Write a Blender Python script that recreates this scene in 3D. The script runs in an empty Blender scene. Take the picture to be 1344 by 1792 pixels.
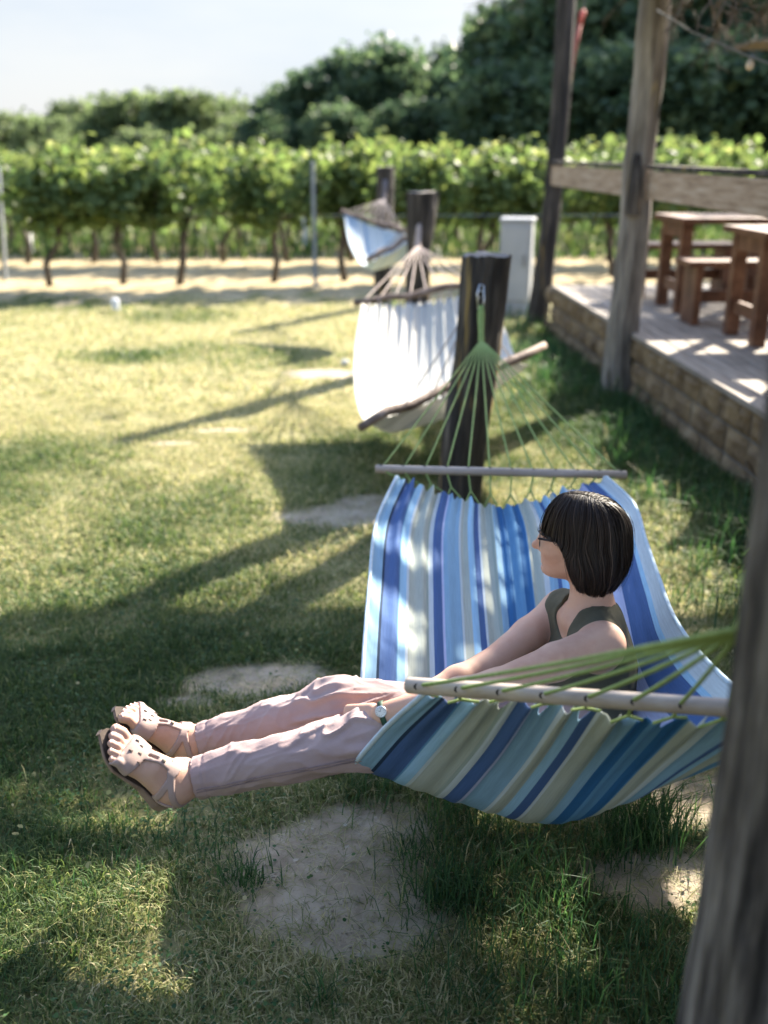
import bpy, bmesh, math, random
import numpy as np
from mathutils import Vector, Matrix

# ------------------------------------------------------------------ camera
S = bpy.context.scene
C = S.collection
PITCH = math.radians(19.77)
CAMH = 1.7
FPX = 1742.0
cp, sp = math.cos(PITCH), math.sin(PITCH)
cam = bpy.data.cameras.new("camera")
cam.sensor_fit = 'VERTICAL'; cam.sensor_height = 36.0
cam.lens = 36.0 * FPX / 1792.0
cam.clip_start = 0.05; cam.clip_end = 3000
cam.dof.use_dof = True; cam.dof.focus_distance = 2.36; cam.dof.aperture_fstop = 1.8
camo = bpy.data.objects.new("camera", cam); C.objects.link(camo)
camo.location = (0, 0, CAMH); camo.rotation_euler = (math.pi/2 - PITCH, 0, 0)
S.camera = camo

# ------------------------------------------------------------------ sky and sun
SUN = Vector((.95, 1.28, 1.0)).normalized()
EL = math.asin(SUN.z); AZ = math.atan2(SUN.x, SUN.y)
w = bpy.data.worlds.new("World"); S.world = w; w.use_nodes = True
nt = w.node_tree; nt.nodes.clear()
sky = nt.nodes.new('ShaderNodeTexSky'); sky.sky_type = 'NISHITA'; sky.sun_disc = False
sky.sun_elevation = EL; sky.sun_rotation = AZ
sky.air_density = 1.0; sky.dust_density = 1.5; sky.ozone_density = 1.5
tc = nt.nodes.new('ShaderNodeTexCoord')
mp = nt.nodes.new('ShaderNodeMapping'); mp.inputs['Scale'].default_value = (1.0, 1.0, 4.0)
no = nt.nodes.new('ShaderNodeTexNoise'); no.inputs['Scale'].default_value = 2.6; no.inputs['Detail'].default_value = 7; no.inputs['Roughness'].default_value = .55
rp = nt.nodes.new('ShaderNodeValToRGB')
rp.color_ramp.elements[0].position = .36; rp.color_ramp.elements[0].color = (.72, .72, .72, 1)
rp.color_ramp.elements[1].position = .62; rp.color_ramp.elements[1].color = (.93, .93, .93, 1)
mx = nt.nodes.new('ShaderNodeMixRGB')
rp.color_ramp.elements[0].color = (.97, 1.07, 1.22, 1); rp.color_ramp.elements[1].color = (1.19, 1.22, 1.27, 1)
bg = nt.nodes.new('ShaderNodeBackground'); bg.inputs[1].default_value = 0.142
out = nt.nodes.new('ShaderNodeOutputWorld')
sx = nt.nodes.new('ShaderNodeSeparateXYZ'); mr = nt.nodes.new('ShaderNodeMapRange')
mr.inputs[1].default_value = .25; mr.inputs[2].default_value = .6; mr.inputs[3].default_value = .95; mr.inputs[4].default_value = 0.03
mm = nt.nodes.new('ShaderNodeMath'); mm.operation = 'MULTIPLY'
L = nt.links.new
L(tc.outputs['Generated'], mp.inputs[0]); L(mp.outputs[0], no.inputs['Vector']); L(no.outputs[0], rp.inputs[0])
L(tc.outputs['Generated'], sx.inputs[0]); L(sx.outputs[2], mr.inputs[0]); L(mr.outputs[0], mm.inputs[0]); mm.inputs[1].default_value = 1.0; L(rp.outputs[0], mx.inputs[2])
L(mm.outputs[0], mx.inputs[0]); L(sky.outputs[0], mx.inputs[1]); L(mx.outputs[0], bg.inputs[0]); L(bg.outputs[0], out.inputs[0])
sl = bpy.data.lights.new("sun", 'SUN'); sl.energy = 5.0; sl.angle = math.radians(.53); sl.color = (1, .91, .76)
so = bpy.data.objects.new("sun", sl); C.objects.link(so)
so.rotation_euler = SUN.to_track_quat('Z', 'Y').to_euler(); so.location = (6, 7, 8)
S.view_settings.view_transform = 'Standard'; S.view_settings.look = 'None'
S.view_settings.exposure = 2.22; S.view_settings.gamma = 1.0
try:
    S.cycles.max_bounces = 8; S.cycles.transparent_max_bounces = 12; S.cycles.use_denoising = True
except Exception: pass

# ------------------------------------------------------------------ helpers
rng = np.random.default_rng(7)
random.seed(7)
def P(px, py, d):
    """point seen at pixel (px,py) of the photograph at depth d along the view axis"""
    u = (px-672)/FPX*d; v = (896-py)/FPX*d
    return np.array((u, d*cp+v*sp, CAMH+v*cp-d*sp))
def G(px, py, z=0.0):
    u = (px-672)/FPX; v = (896-py)/FPX
    dr = np.array((u, cp+v*sp, v*cp-sp)); t = (z-CAMH)/dr[2]
    return np.array((0, 0, CAMH))+dr*t
def proj(p):
    x, y, z = p[0], p[1], p[2]-CAMH
    d = y*cp-z*sp; v = y*sp+z*cp
    return 672+x/d*FPX, 896-v/d*FPX, d
def V3(*a): return np.array(a, float)
def unit(v): v = np.asarray(v, float); return v/np.linalg.norm(v)

def hash3(ix, iy, iz, seed):
    h = (ix.astype(np.int64)*374761393 + iy.astype(np.int64)*668265263 + iz.astype(np.int64)*2147483647 + seed*1274126177) & 0xffffffff
    h = ((h ^ (h >> 13))*1274126177) & 0xffffffff
    h = h ^ (h >> 16)
    return (h & 0xffff)/65535.0
def vnoise(p, seed=0):
    p = np.asarray(p, float); i = np.floor(p).astype(np.int64); f = p-i; f = f*f*(3-2*f)
    r = 0
    for dx in (0, 1):
        for dy in (0, 1):
            for dz in (0, 1):
                wgt = (f[..., 0] if dx else 1-f[..., 0])*(f[..., 1] if dy else 1-f[..., 1])*(f[..., 2] if dz else 1-f[..., 2])
                r = r+wgt*hash3(i[..., 0]+dx, i[..., 1]+dy, i[..., 2]+dz, seed)
    return r
def fbm(p, seed=0, o=3):
    p = np.asarray(p, float); a = .5; r = 0; t = 0
    for k in range(o):
        r = r+a*vnoise(p*2**k, seed+k*17); t += a; a *= .5
    return r/t

def mesh_np(name, V, F, mats=None, smooth=False, parent=None, attr=None, midx=None, uv=None):
    V = np.asarray(V, np.float32); F = np.asarray(F, np.int32); n = F.shape[1]
    me = bpy.data.meshes.new(name)
    me.vertices.add(len(V)); me.vertices.foreach_set('co', V.ravel())
    me.loops.add(F.size); me.loops.foreach_set('vertex_index', F.ravel())
    me.polygons.add(len(F))
    me.polygons.foreach_set('loop_start', np.arange(0, F.size, n, dtype=np.int32))
    me.polygons.foreach_set('loop_total', np.full(len(F), n, np.int32))
    if smooth: me.polygons.foreach_set('use_smooth', np.ones(len(F), bool))
    if midx is not None: me.polygons.foreach_set('material_index', np.asarray(midx, np.int32))
    if attr:
        for k, a in attr.items():
            at = me.attributes.new(k, 'FLOAT', 'POINT'); at.data.foreach_set('value', np.asarray(a, np.float32))
    if uv is not None:
        ul = me.uv_layers.new(name='UVMap'); ul.data.foreach_set('uv', np.asarray(uv, np.float32)[F.ravel()].ravel())
    me.update(); me.validate()
    o = bpy.data.objects.new(name, me); C.objects.link(o)
    for m in (mats if isinstance(mats, (list, tuple)) else [mats]):
        if m: me.materials.append(m)
    if parent: o.parent = parent
    return o

class MB:
    def __init__(s): s.v = []; s.f = []; s.m = []
    def add(s, V, F, mi=0):
        b = len(s.v); s.v += [tuple(map(float, x)) for x in V]; s.f += [tuple(int(i)+b for i in f) for f in F]; s.m += [mi]*len(F)
    def box(s, c, size, R=None, mi=0, jit=0):
        V = np.array([(x, y, z) for z in (-.5, .5) for y in (-.5, .5) for x in (-.5, .5)])*np.array(size)
        if jit: V = V+rng.normal(0, jit, V.shape)
        if R is not None: V = V@np.array(R).T
        s.add(V+np.array(c), [(0, 2, 3, 1), (4, 5, 7, 6), (0, 1, 5, 4), (2, 6, 7, 3), (0, 4, 6, 2), (1, 3, 7, 5)], mi)
    def bar(s, a, b, wd, th, up=(0, 0, 1), mi=0):
        a = np.array(a, float); b = np.array(b, float); d = b-a; l = np.linalg.norm(d); x = d/l
        y = np.cross(up, x); 
        if np.linalg.norm(y) < 1e-4: y = np.cross((0, 1, 0), x)
        y = unit(y); z = np.cross(x, y)
        s.box((a+b)/2, (l, wd, th), np.array([x, y, z]).T, mi)
    def tube(s, pts, r, seg=8, mi=0, caps=True):
        pts = [np.array(p, float) for p in pts]; n = len(pts)
        rs = r if hasattr(r, '__len__') else [r]*n
        t0 = unit(pts[1]-pts[0]); ref = np.array((0, 0, 1.)) if abs(t0[2]) < .9 else np.array((1., 0, 0))
        nx = unit(np.cross(t0, ref)); V = []
        for i in range(n):
            t = unit(pts[min(i+1, n-1)]-pts[max(i-1, 0)])
            nx = unit(nx-t*np.dot(nx, t)); ny = np.cross(t, nx)
            for k in range(seg):
                a = 2*math.pi*k/seg; V.append(pts[i]+rs[i]*(nx*math.cos(a)+ny*math.sin(a)))
        F = [(i*seg+k, i*seg+(k+1) % seg, (i+1)*seg+(k+1) % seg, (i+1)*seg+k) for i in range(n-1) for k in range(seg)]
        if caps: F += [tuple(range(seg))[::-1], tuple((n-1)*seg+k for k in range(seg))]
        s.add(V, F, mi)
    def build(s, name, mats, parent=None, smooth=False, bevel=0, seg=2):
        me = bpy.data.meshes.new(name); me.from_pydata(s.v, [], s.f)
        for m in (mats if isinstance(mats, (list, tuple)) else [mats]): me.materials.append(m)
        me.polygons.foreach_set('material_index', s.m)
        if smooth: me.polygons.foreach_set('use_smooth', [True]*len(s.f))
        me.update()
        o = bpy.data.objects.new(name, me); C.objects.link(o)
        if parent: o.parent = parent
        if bevel:
            b = o.modifiers.new('bevel', 'BEVEL'); b.width = bevel; b.segments = seg; b.limit_method = 'ANGLE'
        return o
def tag(o, label=None, cat=None, group=None, kind=None):
    if label: o['label'] = label
    if cat: o['category'] = cat
    if group: o['group'] = group
    if kind: o['kind'] = kind
    return o
def empty(name, loc, label, cat, group=None):
    o = bpy.data.objects.new(name, None); C.objects.link(o); o.location = tuple(loc); o.empty_display_size = .1
    return tag(o, label, cat, group)
def adopt(o, root):
    """parent keeping world coordinates (roots are only translated)"""
    o.parent = root; o.matrix_parent_inverse = Matrix.Translation(-Vector(root.location)); return o
def copy_tree(o, parent=None):
    c = o.copy(); C.objects.link(c); c.parent = parent
    for ch in list(o.children): copy_tree(ch, c)
    return c

# ------------------------------------------------------------------ materials
def mat(name): 
    m = bpy.data.materials.new(name); m.use_nodes = True
    return m, m.node_tree, m.node_tree.nodes['Principled BSDF']
def ramp(nt, stops, interp='LINEAR'):
    r = nt.nodes.new('ShaderNodeValToRGB'); e = r.color_ramp; e.interpolation = interp
    while len(e.elements) < len(stops): e.elements.new(.5)
    for el, (p, c) in zip(e.elements, stops): el.position = p; el.color = (*c, 1)
    return r
def coord(nt, scale=(1, 1, 1), kind='Object'):
    t = nt.nodes.new('ShaderNodeTexCoord'); m = nt.nodes.new('ShaderNodeMapping'); m.inputs['Scale'].default_value = scale
    nt.links.new(t.outputs[kind], m.inputs[0]); return m.outputs[0]
def noise(nt, vec, scale, detail=4, rough=.55, dist=0):
    n = nt.nodes.new('ShaderNodeTexNoise'); n.inputs['Scale'].default_value = scale; n.inputs['Detail'].default_value = detail
    n.inputs['Roughness'].default_value = rough; n.inputs['Distortion'].default_value = dist
    if vec is not None: nt.links.new(vec, n.inputs['Vector'])
    return n.outputs[0]
def bump(nt, h, b, strength=.3, dist=.01):
    n = nt.nodes.new('ShaderNodeBump'); n.inputs['Strength'].default_value = strength; n.inputs['Distance'].default_value = dist
    nt.links.new(h, n.inputs['Height']); nt.links.new(n.outputs[0], b.inputs['Normal'])
def mixc(nt, f, a, b):
    m = nt.nodes.new('ShaderNodeMixRGB')
    for i, x in enumerate((f, a, b)):
        if isinstance(x, (tuple, list)): m.inputs[i].default_value = (*x, 1) if len(x) == 3 else x
        elif isinstance(x, (int, float)): m.inputs[i].default_value = x
        else: nt.links.new(x, m.inputs[i])
    return m.outputs[0]
def noisy(name, stops, scale=6, stretch=(1, 1, 1), rough=.7, bs=.3, bd=.005, bscale=None, detail=5, spec=.3, kind='Object', blotch=None):
    m, nt, b = mat(name)
    v = coord(nt, stretch, kind); n = noise(nt, v, scale, detail, .6)
    r = ramp(nt, stops); nt.links.new(n, r.inputs[0]); c = r.outputs[0]
    if blotch:
        n3 = noise(nt, v, blotch[0], 3); r3 = ramp(nt, [(blotch[1], (0, 0, 0)), (blotch[1]+.06, (1, 1, 1))]); nt.links.new(n3, r3.inputs[0])
        c = mixc(nt, r3.outputs[0], c, blotch[2])
    nt.links.new(c, b.inputs['Base Color'])
    b.inputs['Roughness'].default_value = rough; b.inputs['Specular IOR Level'].default_value = spec
    if bs:
        n2 = noise(nt, v, bscale or scale*2, 6, .65); bump(nt, n2, b, bs, bd)
    return m
def leafmat(name, stops, trans=.45, rough=.55, attr='tone', tcol=None):
    m, nt, b = mat(name)
    a = nt.nodes.new('ShaderNodeAttribute'); a.attribute_name = attr
    r = ramp(nt, stops); nt.links.new(a.outputs['Fac'], r.inputs[0]); nt.links.new(r.outputs[0], b.inputs['Base Color'])
    b.inputs['Roughness'].default_value = rough; b.inputs['Specular IOR Level'].default_value = .25
    t = nt.nodes.new('ShaderNodeBsdfTranslucent')
    h = nt.nodes.new('ShaderNodeHueSaturation'); h.inputs['Saturation'].default_value = 1.1; h.inputs['Value'].default_value = 1.35
    nt.links.new(r.outputs[0], h.inputs['Color']); nt.links.new(h.outputs[0], t.inputs[0])
    x = nt.nodes.new('ShaderNodeMixShader'); x.inputs[0].default_value = trans
    nt.links.new(b.outputs[0], x.inputs[1]); nt.links.new(t.outputs[0], x.inputs[2])
    nt.links.new(x.outputs[0], nt.nodes['Material Output'].inputs['Surface'])
    return m

M = {}
M['bark_dark'] = noisy('weathered dark wood', [(.25, (.012, .011, .011)), (.46, (.034, .030, .028)), (.60, (.085, .073, .065)), (.76, (.24, .21, .18))], 9, (2.2, 2.2, .22), .85, .9, .02, 14, blotch=(6, .62, (.23, .16, .06)))
M['bark_grey'] = noisy('silvery weathered wood', [(.25, (.05, .045, .04)), (.45, (.16, .14, .12)), (.62, (.3, .27, .23)), (.8, (.45, .41, .34))], 8, (2, 2, .25), .85, .9, .015, 14, blotch=(5, .64, (.4, .33, .17)))
M['bark_near'] = noisy('furrowed bark', [(.34, (.022, .020, .020)), (.46, (.095, .084, .078)), (.57, (.22, .20, .18)), (.7, (.40, .37, .34))], 9, (3.6, 3.6, .32), .85, 1.0, .04, 11, blotch=(9, .68, (.3, .17, .03)))
M['endgrain'] = noisy('cut wood end', [(.3, (.07, .06, .055)), (.7, (.24, .22, .2))], 14, (1, 1, 1), .8, .4)
M['branch'] = noisy('dry peeled branch', [(.25, (.06, .04, .032)), (.55, (.2, .145, .115)), (.8, (.4, .32, .27))], 12, (1, 1, 1), .75, .6, .006)
M['bar'] = noisy('pale turned wood', [(.3, (.31, .255, .21)), (.55, (.40, .34, .29)), (.75, (.48, .41, .355))], 5, (1, 6, 6), .5, .1, .002, 30)
M['hole'] = noisy('bored hole', [(0, (.006, .006, .006)), (1, (.012, .011, .01))], 5, bs=0)
M['rope'] = noisy('lime cotton rope', [(.3, (.19, .27, .08)), (.7, (.29, .38, .14))], 90, (1, 1, 1), .85, .5, .002, 260)
M['rope_tan'] = noisy('mauve grey rope', [(.3, (.3, .24, .21)), (.7, (.5, .42, .38))], 60, (1, 1, 1), .9, .4, .003, 200)
M['rope_dark'] = noisy('dark faded rope', [(.3, (.1, .09, .1)), (.7, (.22, .19, .19))], 60, (1, 1, 1), .9, .4, .003, 200)
M['steel'] = noisy('galvanised steel', [(.3, (.4, .42, .45)), (.7, (.6, .62, .65))], 40, rough=.35, bs=.05); M['steel'].node_tree.nodes['Principled BSDF'].inputs['Metallic'].default_value = .9
M['deck'] = noisy('bleached deck boards', [(.25, (.14, .115, .09)), (.5, (.24, .205, .17)), (.75, (.34, .30, .255))], 7, (5, .4, 1), .8, .4, .004, 20)
M['rail'] = noisy('weathered rail board', [(.25, (.17, .115, .075)), (.5, (.33, .245, .175)), (.75, (.45, .37, .295))], 6, (2, .6, 5), .8, .5, .005, 18)
M['furn'] = noisy('red brown stained timber', [(.25, (.05, .024, .015)), (.5, (.125, .058, .032)), (.8, (.25, .135, .08))], 6, (1.2, 1.2, 1.2), .5, .25, .003, 22)
M['stone'] = noisy('split ochre stone', [(.25, (.08, .052, .03)), (.45, (.17, .115, .062)), (.6, (.25, .175, .095)), (.8, (.34, .27, .18))], 5, (1, 1, 1), .9, .8, .02, 16)
M['mortar'] = noisy('grey mortar', [(.3, (.12, .11, .1)), (.7, (.2, .19, .17))], 14, rough=.9)
M['concrete'] = noisy('grey concrete', [(.3, (.36, .36, .36)), (.7, (.5, .5, .49))], 6, rough=.9, bs=.2)
M['cabinet'] = noisy('grey painted plastic', [(.3, (.36, .37, .39)), (.7, (.43, .44, .46))], 3, rough=.5, bs=.05)
M['zinc'] = noisy('zinc post', [(.3, (.16, .18, .2)), (.7, (.26, .28, .3))], 8, rough=.55, bs=.1)
M['twig'] = noisy('dry brushwood', [(.3, (.05, .038, .028)), (.55, (.14, .11, .085)), (.8, (.3, .24, .19))], 8, (1, 1, 1), .9, .3)
M['red'] = noisy('faded red strap', [(.3, (.2, .05, .04)), (.7, (.34, .09, .07))], 12, rough=.8)
M['redbright'] = noisy('red knot', [(.3, (.5, .1, .08)), (.7, (.62, .16, .12))], 12, rough=.7)
M['cable'] = noisy('pale cable', [(.3, (.12, .12, .115)), (.7, (.2, .2, .19))], 12, rough=.6, bs=0)
M['bulbcap'] = noisy('bulb socket', [(.3, (.2, .2, .2)), (.7, (.3, .3, .3))], 12, rough=.5, bs=0)
M['bulb'] = noisy('frosted amber bulb', [(.3, (.5, .38, .25)), (.7, (.62, .5, .36))], 12, rough=.25, bs=0)
M['white'] = noisy('white painted metal', [(.3, (.6, .62, .64)), (.7, (.72, .73, .74))], 12, rough=.5, bs=.05)
M['vinewood'] = noisy('vine trunk bark', [(.3, (.035, .028, .024)), (.6, (.09, .075, .06)), (.8, (.17, .14, .11))], 14, (1, 1, .3), .9, .8, .01)
M['trunk'] = noisy('tree trunk bark', [(.3, (.03, .027, .024)), (.7, (.1, .085, .07))], 6, (1, 1, .2), .9, .8, .03)
M['vine'] = leafmat('vine leaf', [(0, (.06, .098, .04)), (.45, (.115, .165, .055)), (.75, (.19, .225, .075)), (1, (.31, .32, .14))], .5)
M['tree_leaf'] = leafmat('dark broadleaf', [(0, (.042, .075, .044)), (.5, (.082, .125, .062)), (1, (.16, .21, .10))], .45)
M['bush_leaf'] = leafmat('olive broadleaf', [(0, (.08, .11, .055)), (.5, (.135, .175, .08)), (1, (.21, .25, .115))], .5)
M['grass'] = leafmat('turf blade', [(0, (.03, .062, .02)), (.3, (.065, .11, .032)), (.52, (.14, .18, .058)), (.72, (.27, .275, .115)), (.86, (.42, .38, .20)), (1, (.52, .46, .28))], .42)
M['weed'] = leafmat('tall weed blade', [(0, (.022, .058, .026)), (.5, (.045, .105, .036)), (.85, (.085, .15, .048)), (1, (.36, .33, .18))], .4)

# cloth
def clothmat(name, stripes, trans=.22, rough=.85, tint=1.25, pre=None):
    """stripes: list of (width, colour) running along the cloth, laid out on the U coordinate of its UV map"""
    m, nt, b = mat(name)
    uvn = nt.nodes.new('ShaderNodeUVMap'); uvn.uv_map = 'UVMap'
    sxy = nt.nodes.new('ShaderNodeSeparateXYZ'); nt.links.new(uvn.outputs[0], sxy.inputs[0])
    tot = sum(s[0] for s in stripes); x = 0; pts = []
    for wd, c in stripes: pts.append((x/tot, c)); x += wd
    # ramps hold 32 stops: split in two halves
    h = len(pts)//2+1 if len(pts) > 30 else len(pts)
    r1 = ramp(nt, pts[:h], 'CONSTANT'); nt.links.new(sxy.outputs[0], r1.inputs[0]); c = r1.outputs[0]
    if h < len(pts):
        r2 = ramp(nt, pts[h:], 'CONSTANT'); nt.links.new(sxy.outputs[0], r2.inputs[0])
        g = nt.nodes.new('ShaderNodeMath'); g.operation = 'GREATER_THAN'; g.inputs[1].default_value = pts[h][0]; nt.links.new(sxy.outputs[0], g.inputs[0])
        c = mixc(nt, g.outputs[0], c, r2.outputs[0])
    mp = nt.nodes.new('ShaderNodeMapping'); mp.inputs['Scale'].default_value = (420, 30, 1); nt.links.new(uvn.outputs[0], mp.inputs[0])
    n = noise(nt, mp.outputs[0], 1, 2); rr = ramp(nt, [(.3, (.82, .82, .82)), (.7, (1, 1, 1))]); nt.links.new(n, rr.inputs[0])
    mu = nt.nodes.new('ShaderNodeMixRGB'); mu.blend_type = 'MULTIPLY'; mu.inputs[0].default_value = 1
    nt.links.new(c, mu.inputs[1]); nt.links.new(rr.outputs[0], mu.inputs[2])
    nt.links.new(mu.outputs[0], b.inputs['Base Color']); b.inputs['Roughness'].default_value = rough; b.inputs['Specular IOR Level'].default_value = .15
    v = coord(nt, (1, 1, 1)); bump(nt, noise(nt, v, 22, 4, .6, .4), b, .25, .006)
    t = nt.nodes.new('ShaderNodeBsdfTranslucent'); nt.links.new(mu.outputs[0], t.inputs[0])
    mxs = nt.nodes.new('ShaderNodeMixShader'); mxs.inputs[0].default_value = trans
    nt.links.new(b.outputs[0], mxs.inputs[1]); nt.links.new(t.outputs[0], mxs.inputs[2]); nt.links.new(mxs.outputs[0], nt.nodes['Material Output'].inputs[0])
    return m
LB = (.22, .37, .51); RB = (.065, .125, .29); AZ_ = (.105, .25, .43); CE = (.38, .415, .37); DB = (.03, .125, .30); WH = (.5, .57, .61); LV = (.42, .46, .66); NV = (.03, .05, .16); SK = (.3, .5, .68); DK = (.02, .04, .08)
stripes1 = [(5, LB), (1, DK), (6.5, RB), (1, AZ_), (3, SK), (1, WH), (8, CE), (1.5, (.3, .36, .33)), (2.2, WH), (4, RB), (1.2, LV), (8, LB), (1.2, WH), (4, CE), (2.8, SK), (3.4, RB), (1.3, WH), (6, CE), (1.4, (.3, .36, .33)),
            (3.6, LB), (4.2, DB), (5.5, AZ_), (4.4, DB), (1, AZ_), (6.5, CE), (2.2, WH), (4.5, LB), (2, RB), (5, SK), (3, CE), (3.5, AZ_), (1, WH), (2.5, SK), (1.2, WH), (11, LV), (8, RB), (2, SK), (5, WH)]
M['cloth1'] = clothmat('blue striped canvas', stripes1, .05)
M['cloth2'] = clothmat('cream cotton', [(6, (.7, .68, .62)), (2, (.62, .6, .55)), (9, (.72, .7, .65)), (1, (.55, .57, .58)), (7, (.7, .69, .64)), (1.4, (.6, .6, .58)), (8, (.72, .7, .64))], .3)
M['cloth3'] = clothmat('faded pale blue cotton', [(6, (.5, .58, .64)), (3, (.66, .69, .68)), (2, (.4, .5, .6)), (8, (.64, .68, .68)), (5, (.55, .62, .66)), (6, (.66, .68, .66))], .25)

# ------------------------------------------------------------------ ground
SOIL = [(*G(430, 1190)[:2], .30, .13), (*G(560, 1500)[:2], .33, .22), (*G(600, 1600)[:2], .30, .15), (*G(640, 1450)[:2], .22, .15), (*G(590, 905)[:2], .34, .2), (*G(650, 885)[:2], .25, .18), (*G(1160, 1530)[:2], .26, .16),
        (*G(1200, 1400)[:2], .34, .16), (*G(1100, 1370)[:2], .2, .1), (*G(390, 755)[:2], .22, .06), (*G(575, 655)[:2], .4, .25), (*G(300, 778)[:2], .16, .04), (*G(330, 1225)[:2], .12, .05)]
def soilmask(x, y):
    p = np.stack([x*3.1, y*3.1, np.zeros_like(x)], -1); n = fbm(p, 3, 4)-.5; n2 = fbm(p*4.3, 9, 2)-.5
    m = np.full_like(x, -1.0)
    for cx, cy, rx, ry in SOIL:
        q = np.sqrt(((x-cx)/rx)**2+((y-cy)/ry)**2); m = np.maximum(m, 1-q)
    near = np.clip(m*2.2+.15+n*1.5+n2*.7, 0, 1)
    far = np.clip((y-12.25-.3*np.sin(x*.5)+.18*x*0+n*2.6)/.8, 0, 1)*np.clip((24-y)/3, 0, 1)
    return np.maximum(near, far)
def dry_sun_mask(x, y):
    """0 lush .. 1 dry straw"""
    p = np.stack([x*.9, y*.9, np.ones_like(x)], -1)
    b = fbm(p, 21, 4)
    d = (b-.40)*2.2+.10
    d = d+np.clip((y-3.2)/.5, 0, .5)  # lawn past the shade edge coloured paler to read as sunlit
    d = d-np.clip((x-(1.25-.02*y))*1.6, 0, .9)*np.clip((12-y)/2, 0, 1)
    return np.clip(d, 0, 1)
def axis(lo, hi, step, far):
    a = np.arange(lo, hi, step); k = 1.18; o1 = [hi]; s_ = step
    while o1[-1] < far: s_ *= k; o1.append(o1[-1]+s_)
    o0 = [lo]; s_ = step
    while o0[-1] > -far: s_ *= k; o0.append(o0[-1]-s_)
    return np.array(o0[1:][::-1]+list(a)+o1)
gx = axis(-4.2, 3.2, .03, 700); gy = axis(.6, 8.5, .03, 700)
GX, GY = np.meshgrid(gx, gy)
sm = soilmask(GX, GY); dm = dry_sun_mask(GX, GY)
pp = np.stack([GX*5, GY*5, np.zeros_like(GX)], -1)
nearw = np.clip((20-np.hypot(GX, GY-3))/8, 0, 1)
def gz(x, y):
    p = np.stack([x*1.3, y*1.3, np.zeros_like(x)], -1)
    return (fbm(p, 5, 2)-.5)*.035*np.clip((20-np.hypot(x, y-3))/8, 0, 1)
GZ = gz(GX, GY)+(fbm(pp*3.1, 8, 3)-.5)*.022*nearw*(.3+.7*sm)
nY, nX = GX.shape; idx = np.arange(nX*nY).reshape(nY, nX)
F = np.stack([idx[:-1, :-1], idx[:-1, 1:], idx[1:, 1:], idx[1:, :-1]], -1).reshape(-1, 4)
m, nt, b = mat('soil and turf')
a1 = nt.nodes.new('ShaderNodeAttribute'); a1.attribute_name = 'soil'; a2 = nt.nodes.new('ShaderNodeAttribute'); a2.attribute_name = 'dry'
v = coord(nt)
n1 = noise(nt, v, 7, 6, .65); rs = ramp(nt, [(.28, (.24, .19, .135)), (.5, (.39, .325, .245)), (.72, (.50, .43, .34))]); L = nt.links.new; L(n1, rs.inputs[0])
n2 = noise(nt, v, 38, 6, .7); rg = ramp(nt, [(.3, (.035, .045, .016)), (.55, (.09, .1, .035)), (.75, (.17, .15, .07))]); L(n2, rg.inputs[0])
n5 = noise(nt, v, 30, 6, .7); rdry = ramp(nt, [(.3, (.17, .155, .07)), (.7, (.38, .345, .18))]); L(n5, rdry.inputs[0])
turf = mixc(nt, a2.outputs['Fac'], rg.outputs[0], rdry.outputs[0])
gg = nt.nodes.new('ShaderNodeNewGeometry'); sg = nt.nodes.new('ShaderNodeSeparateXYZ'); L(gg.outputs['Position'], sg.inputs[0])
mg = nt.nodes.new('ShaderNodeMapRange'); mg.inputs[1].default_value = 10; mg.inputs[2].default_value = 12.5; L(sg.outputs[1], mg.inputs[0])
n7 = noise(nt, v, 3.5, 5, .7); rst = ramp(nt, [(.3, (.24, .19, .10)), (.5, (.39, .315, .19)), (.7, (.50, .415, .27))]); L(n7, rst.inputs[0])
soilc = mixc(nt, mg.outputs[0], rs.outputs[0], rst.outputs[0])
L(mixc(nt, a1.outputs['Fac'], turf, soilc), b.inputs['Base Color']); b.inputs['Roughness'].default_value = .95; b.inputs['Specular IOR Level'].default_value = .1
bump(nt, noise(nt, v, 60, 8, .75), b, .8, .012)
ground = mesh_np('ground', np.stack([GX, GY, GZ], -1).reshape(-1, 3), F, m, True, attr={'soil': sm.ravel(), 'dry': dm.ravel()})
tag(ground, 'dry lawn ground with bare sandy patches', None, None, 'structure')

# ------------------------------------------------------------------ grass blades
DECKX = lambda y: 1.95+.05*(4.9-y)-.03       # x of the terrace edge at y
def blades(n, X, Y, hgt, wid, tone, lean, seed, name, material, label):
    r = np.random.default_rng(seed)
    Z = gz(X, Y)-.004
    az = r.uniform(0, 2*np.pi, n); ln = lean*r.uniform(.3, 1.3, n)
    dx, dy = np.cos(az), np.sin(az)
    fa = az+np.pi/2+r.normal(0, .5, n); wx, wy = np.cos(fa)*wid/2, np.sin(fa)*wid/2
    out = np.empty((n, 5, 3), np.float32)
    out[:, 0] = np.stack([X-wx, Y-wy, Z], -1); out[:, 1] = np.stack([X+wx, Y+wy, Z], -1)
    mx_, my_ = X+dx*hgt*ln*.35, Y+dy*hgt*ln*.35; mz = Z+hgt*(.62-.1*ln)
    out[:, 2] = np.stack([mx_+wx*.8, my_+wy*.8, mz], -1); out[:, 3] = np.stack([mx_-wx*.8, my_-wy*.8, mz], -1)
    out[:, 4] = np.stack([X+dx*hgt*ln, Y+dy*hgt*ln, Z+hgt*np.clip(1-.42*ln, .12, 1)], -1)
    b0 = np.arange(n)*5
    T = np.concatenate([np.stack([b0, b0+1, b0+2], -1), np.stack([b0, b0+2, b0+3], -1), np.stack([b0+3, b0+2, b0+4], -1)])
    o = mesh_np(name, out.reshape(-1, 3), T, material, True, attr={'tone': np.repeat(tone, 5)})
    return tag(o, label, None, None, 'stuff')
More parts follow.
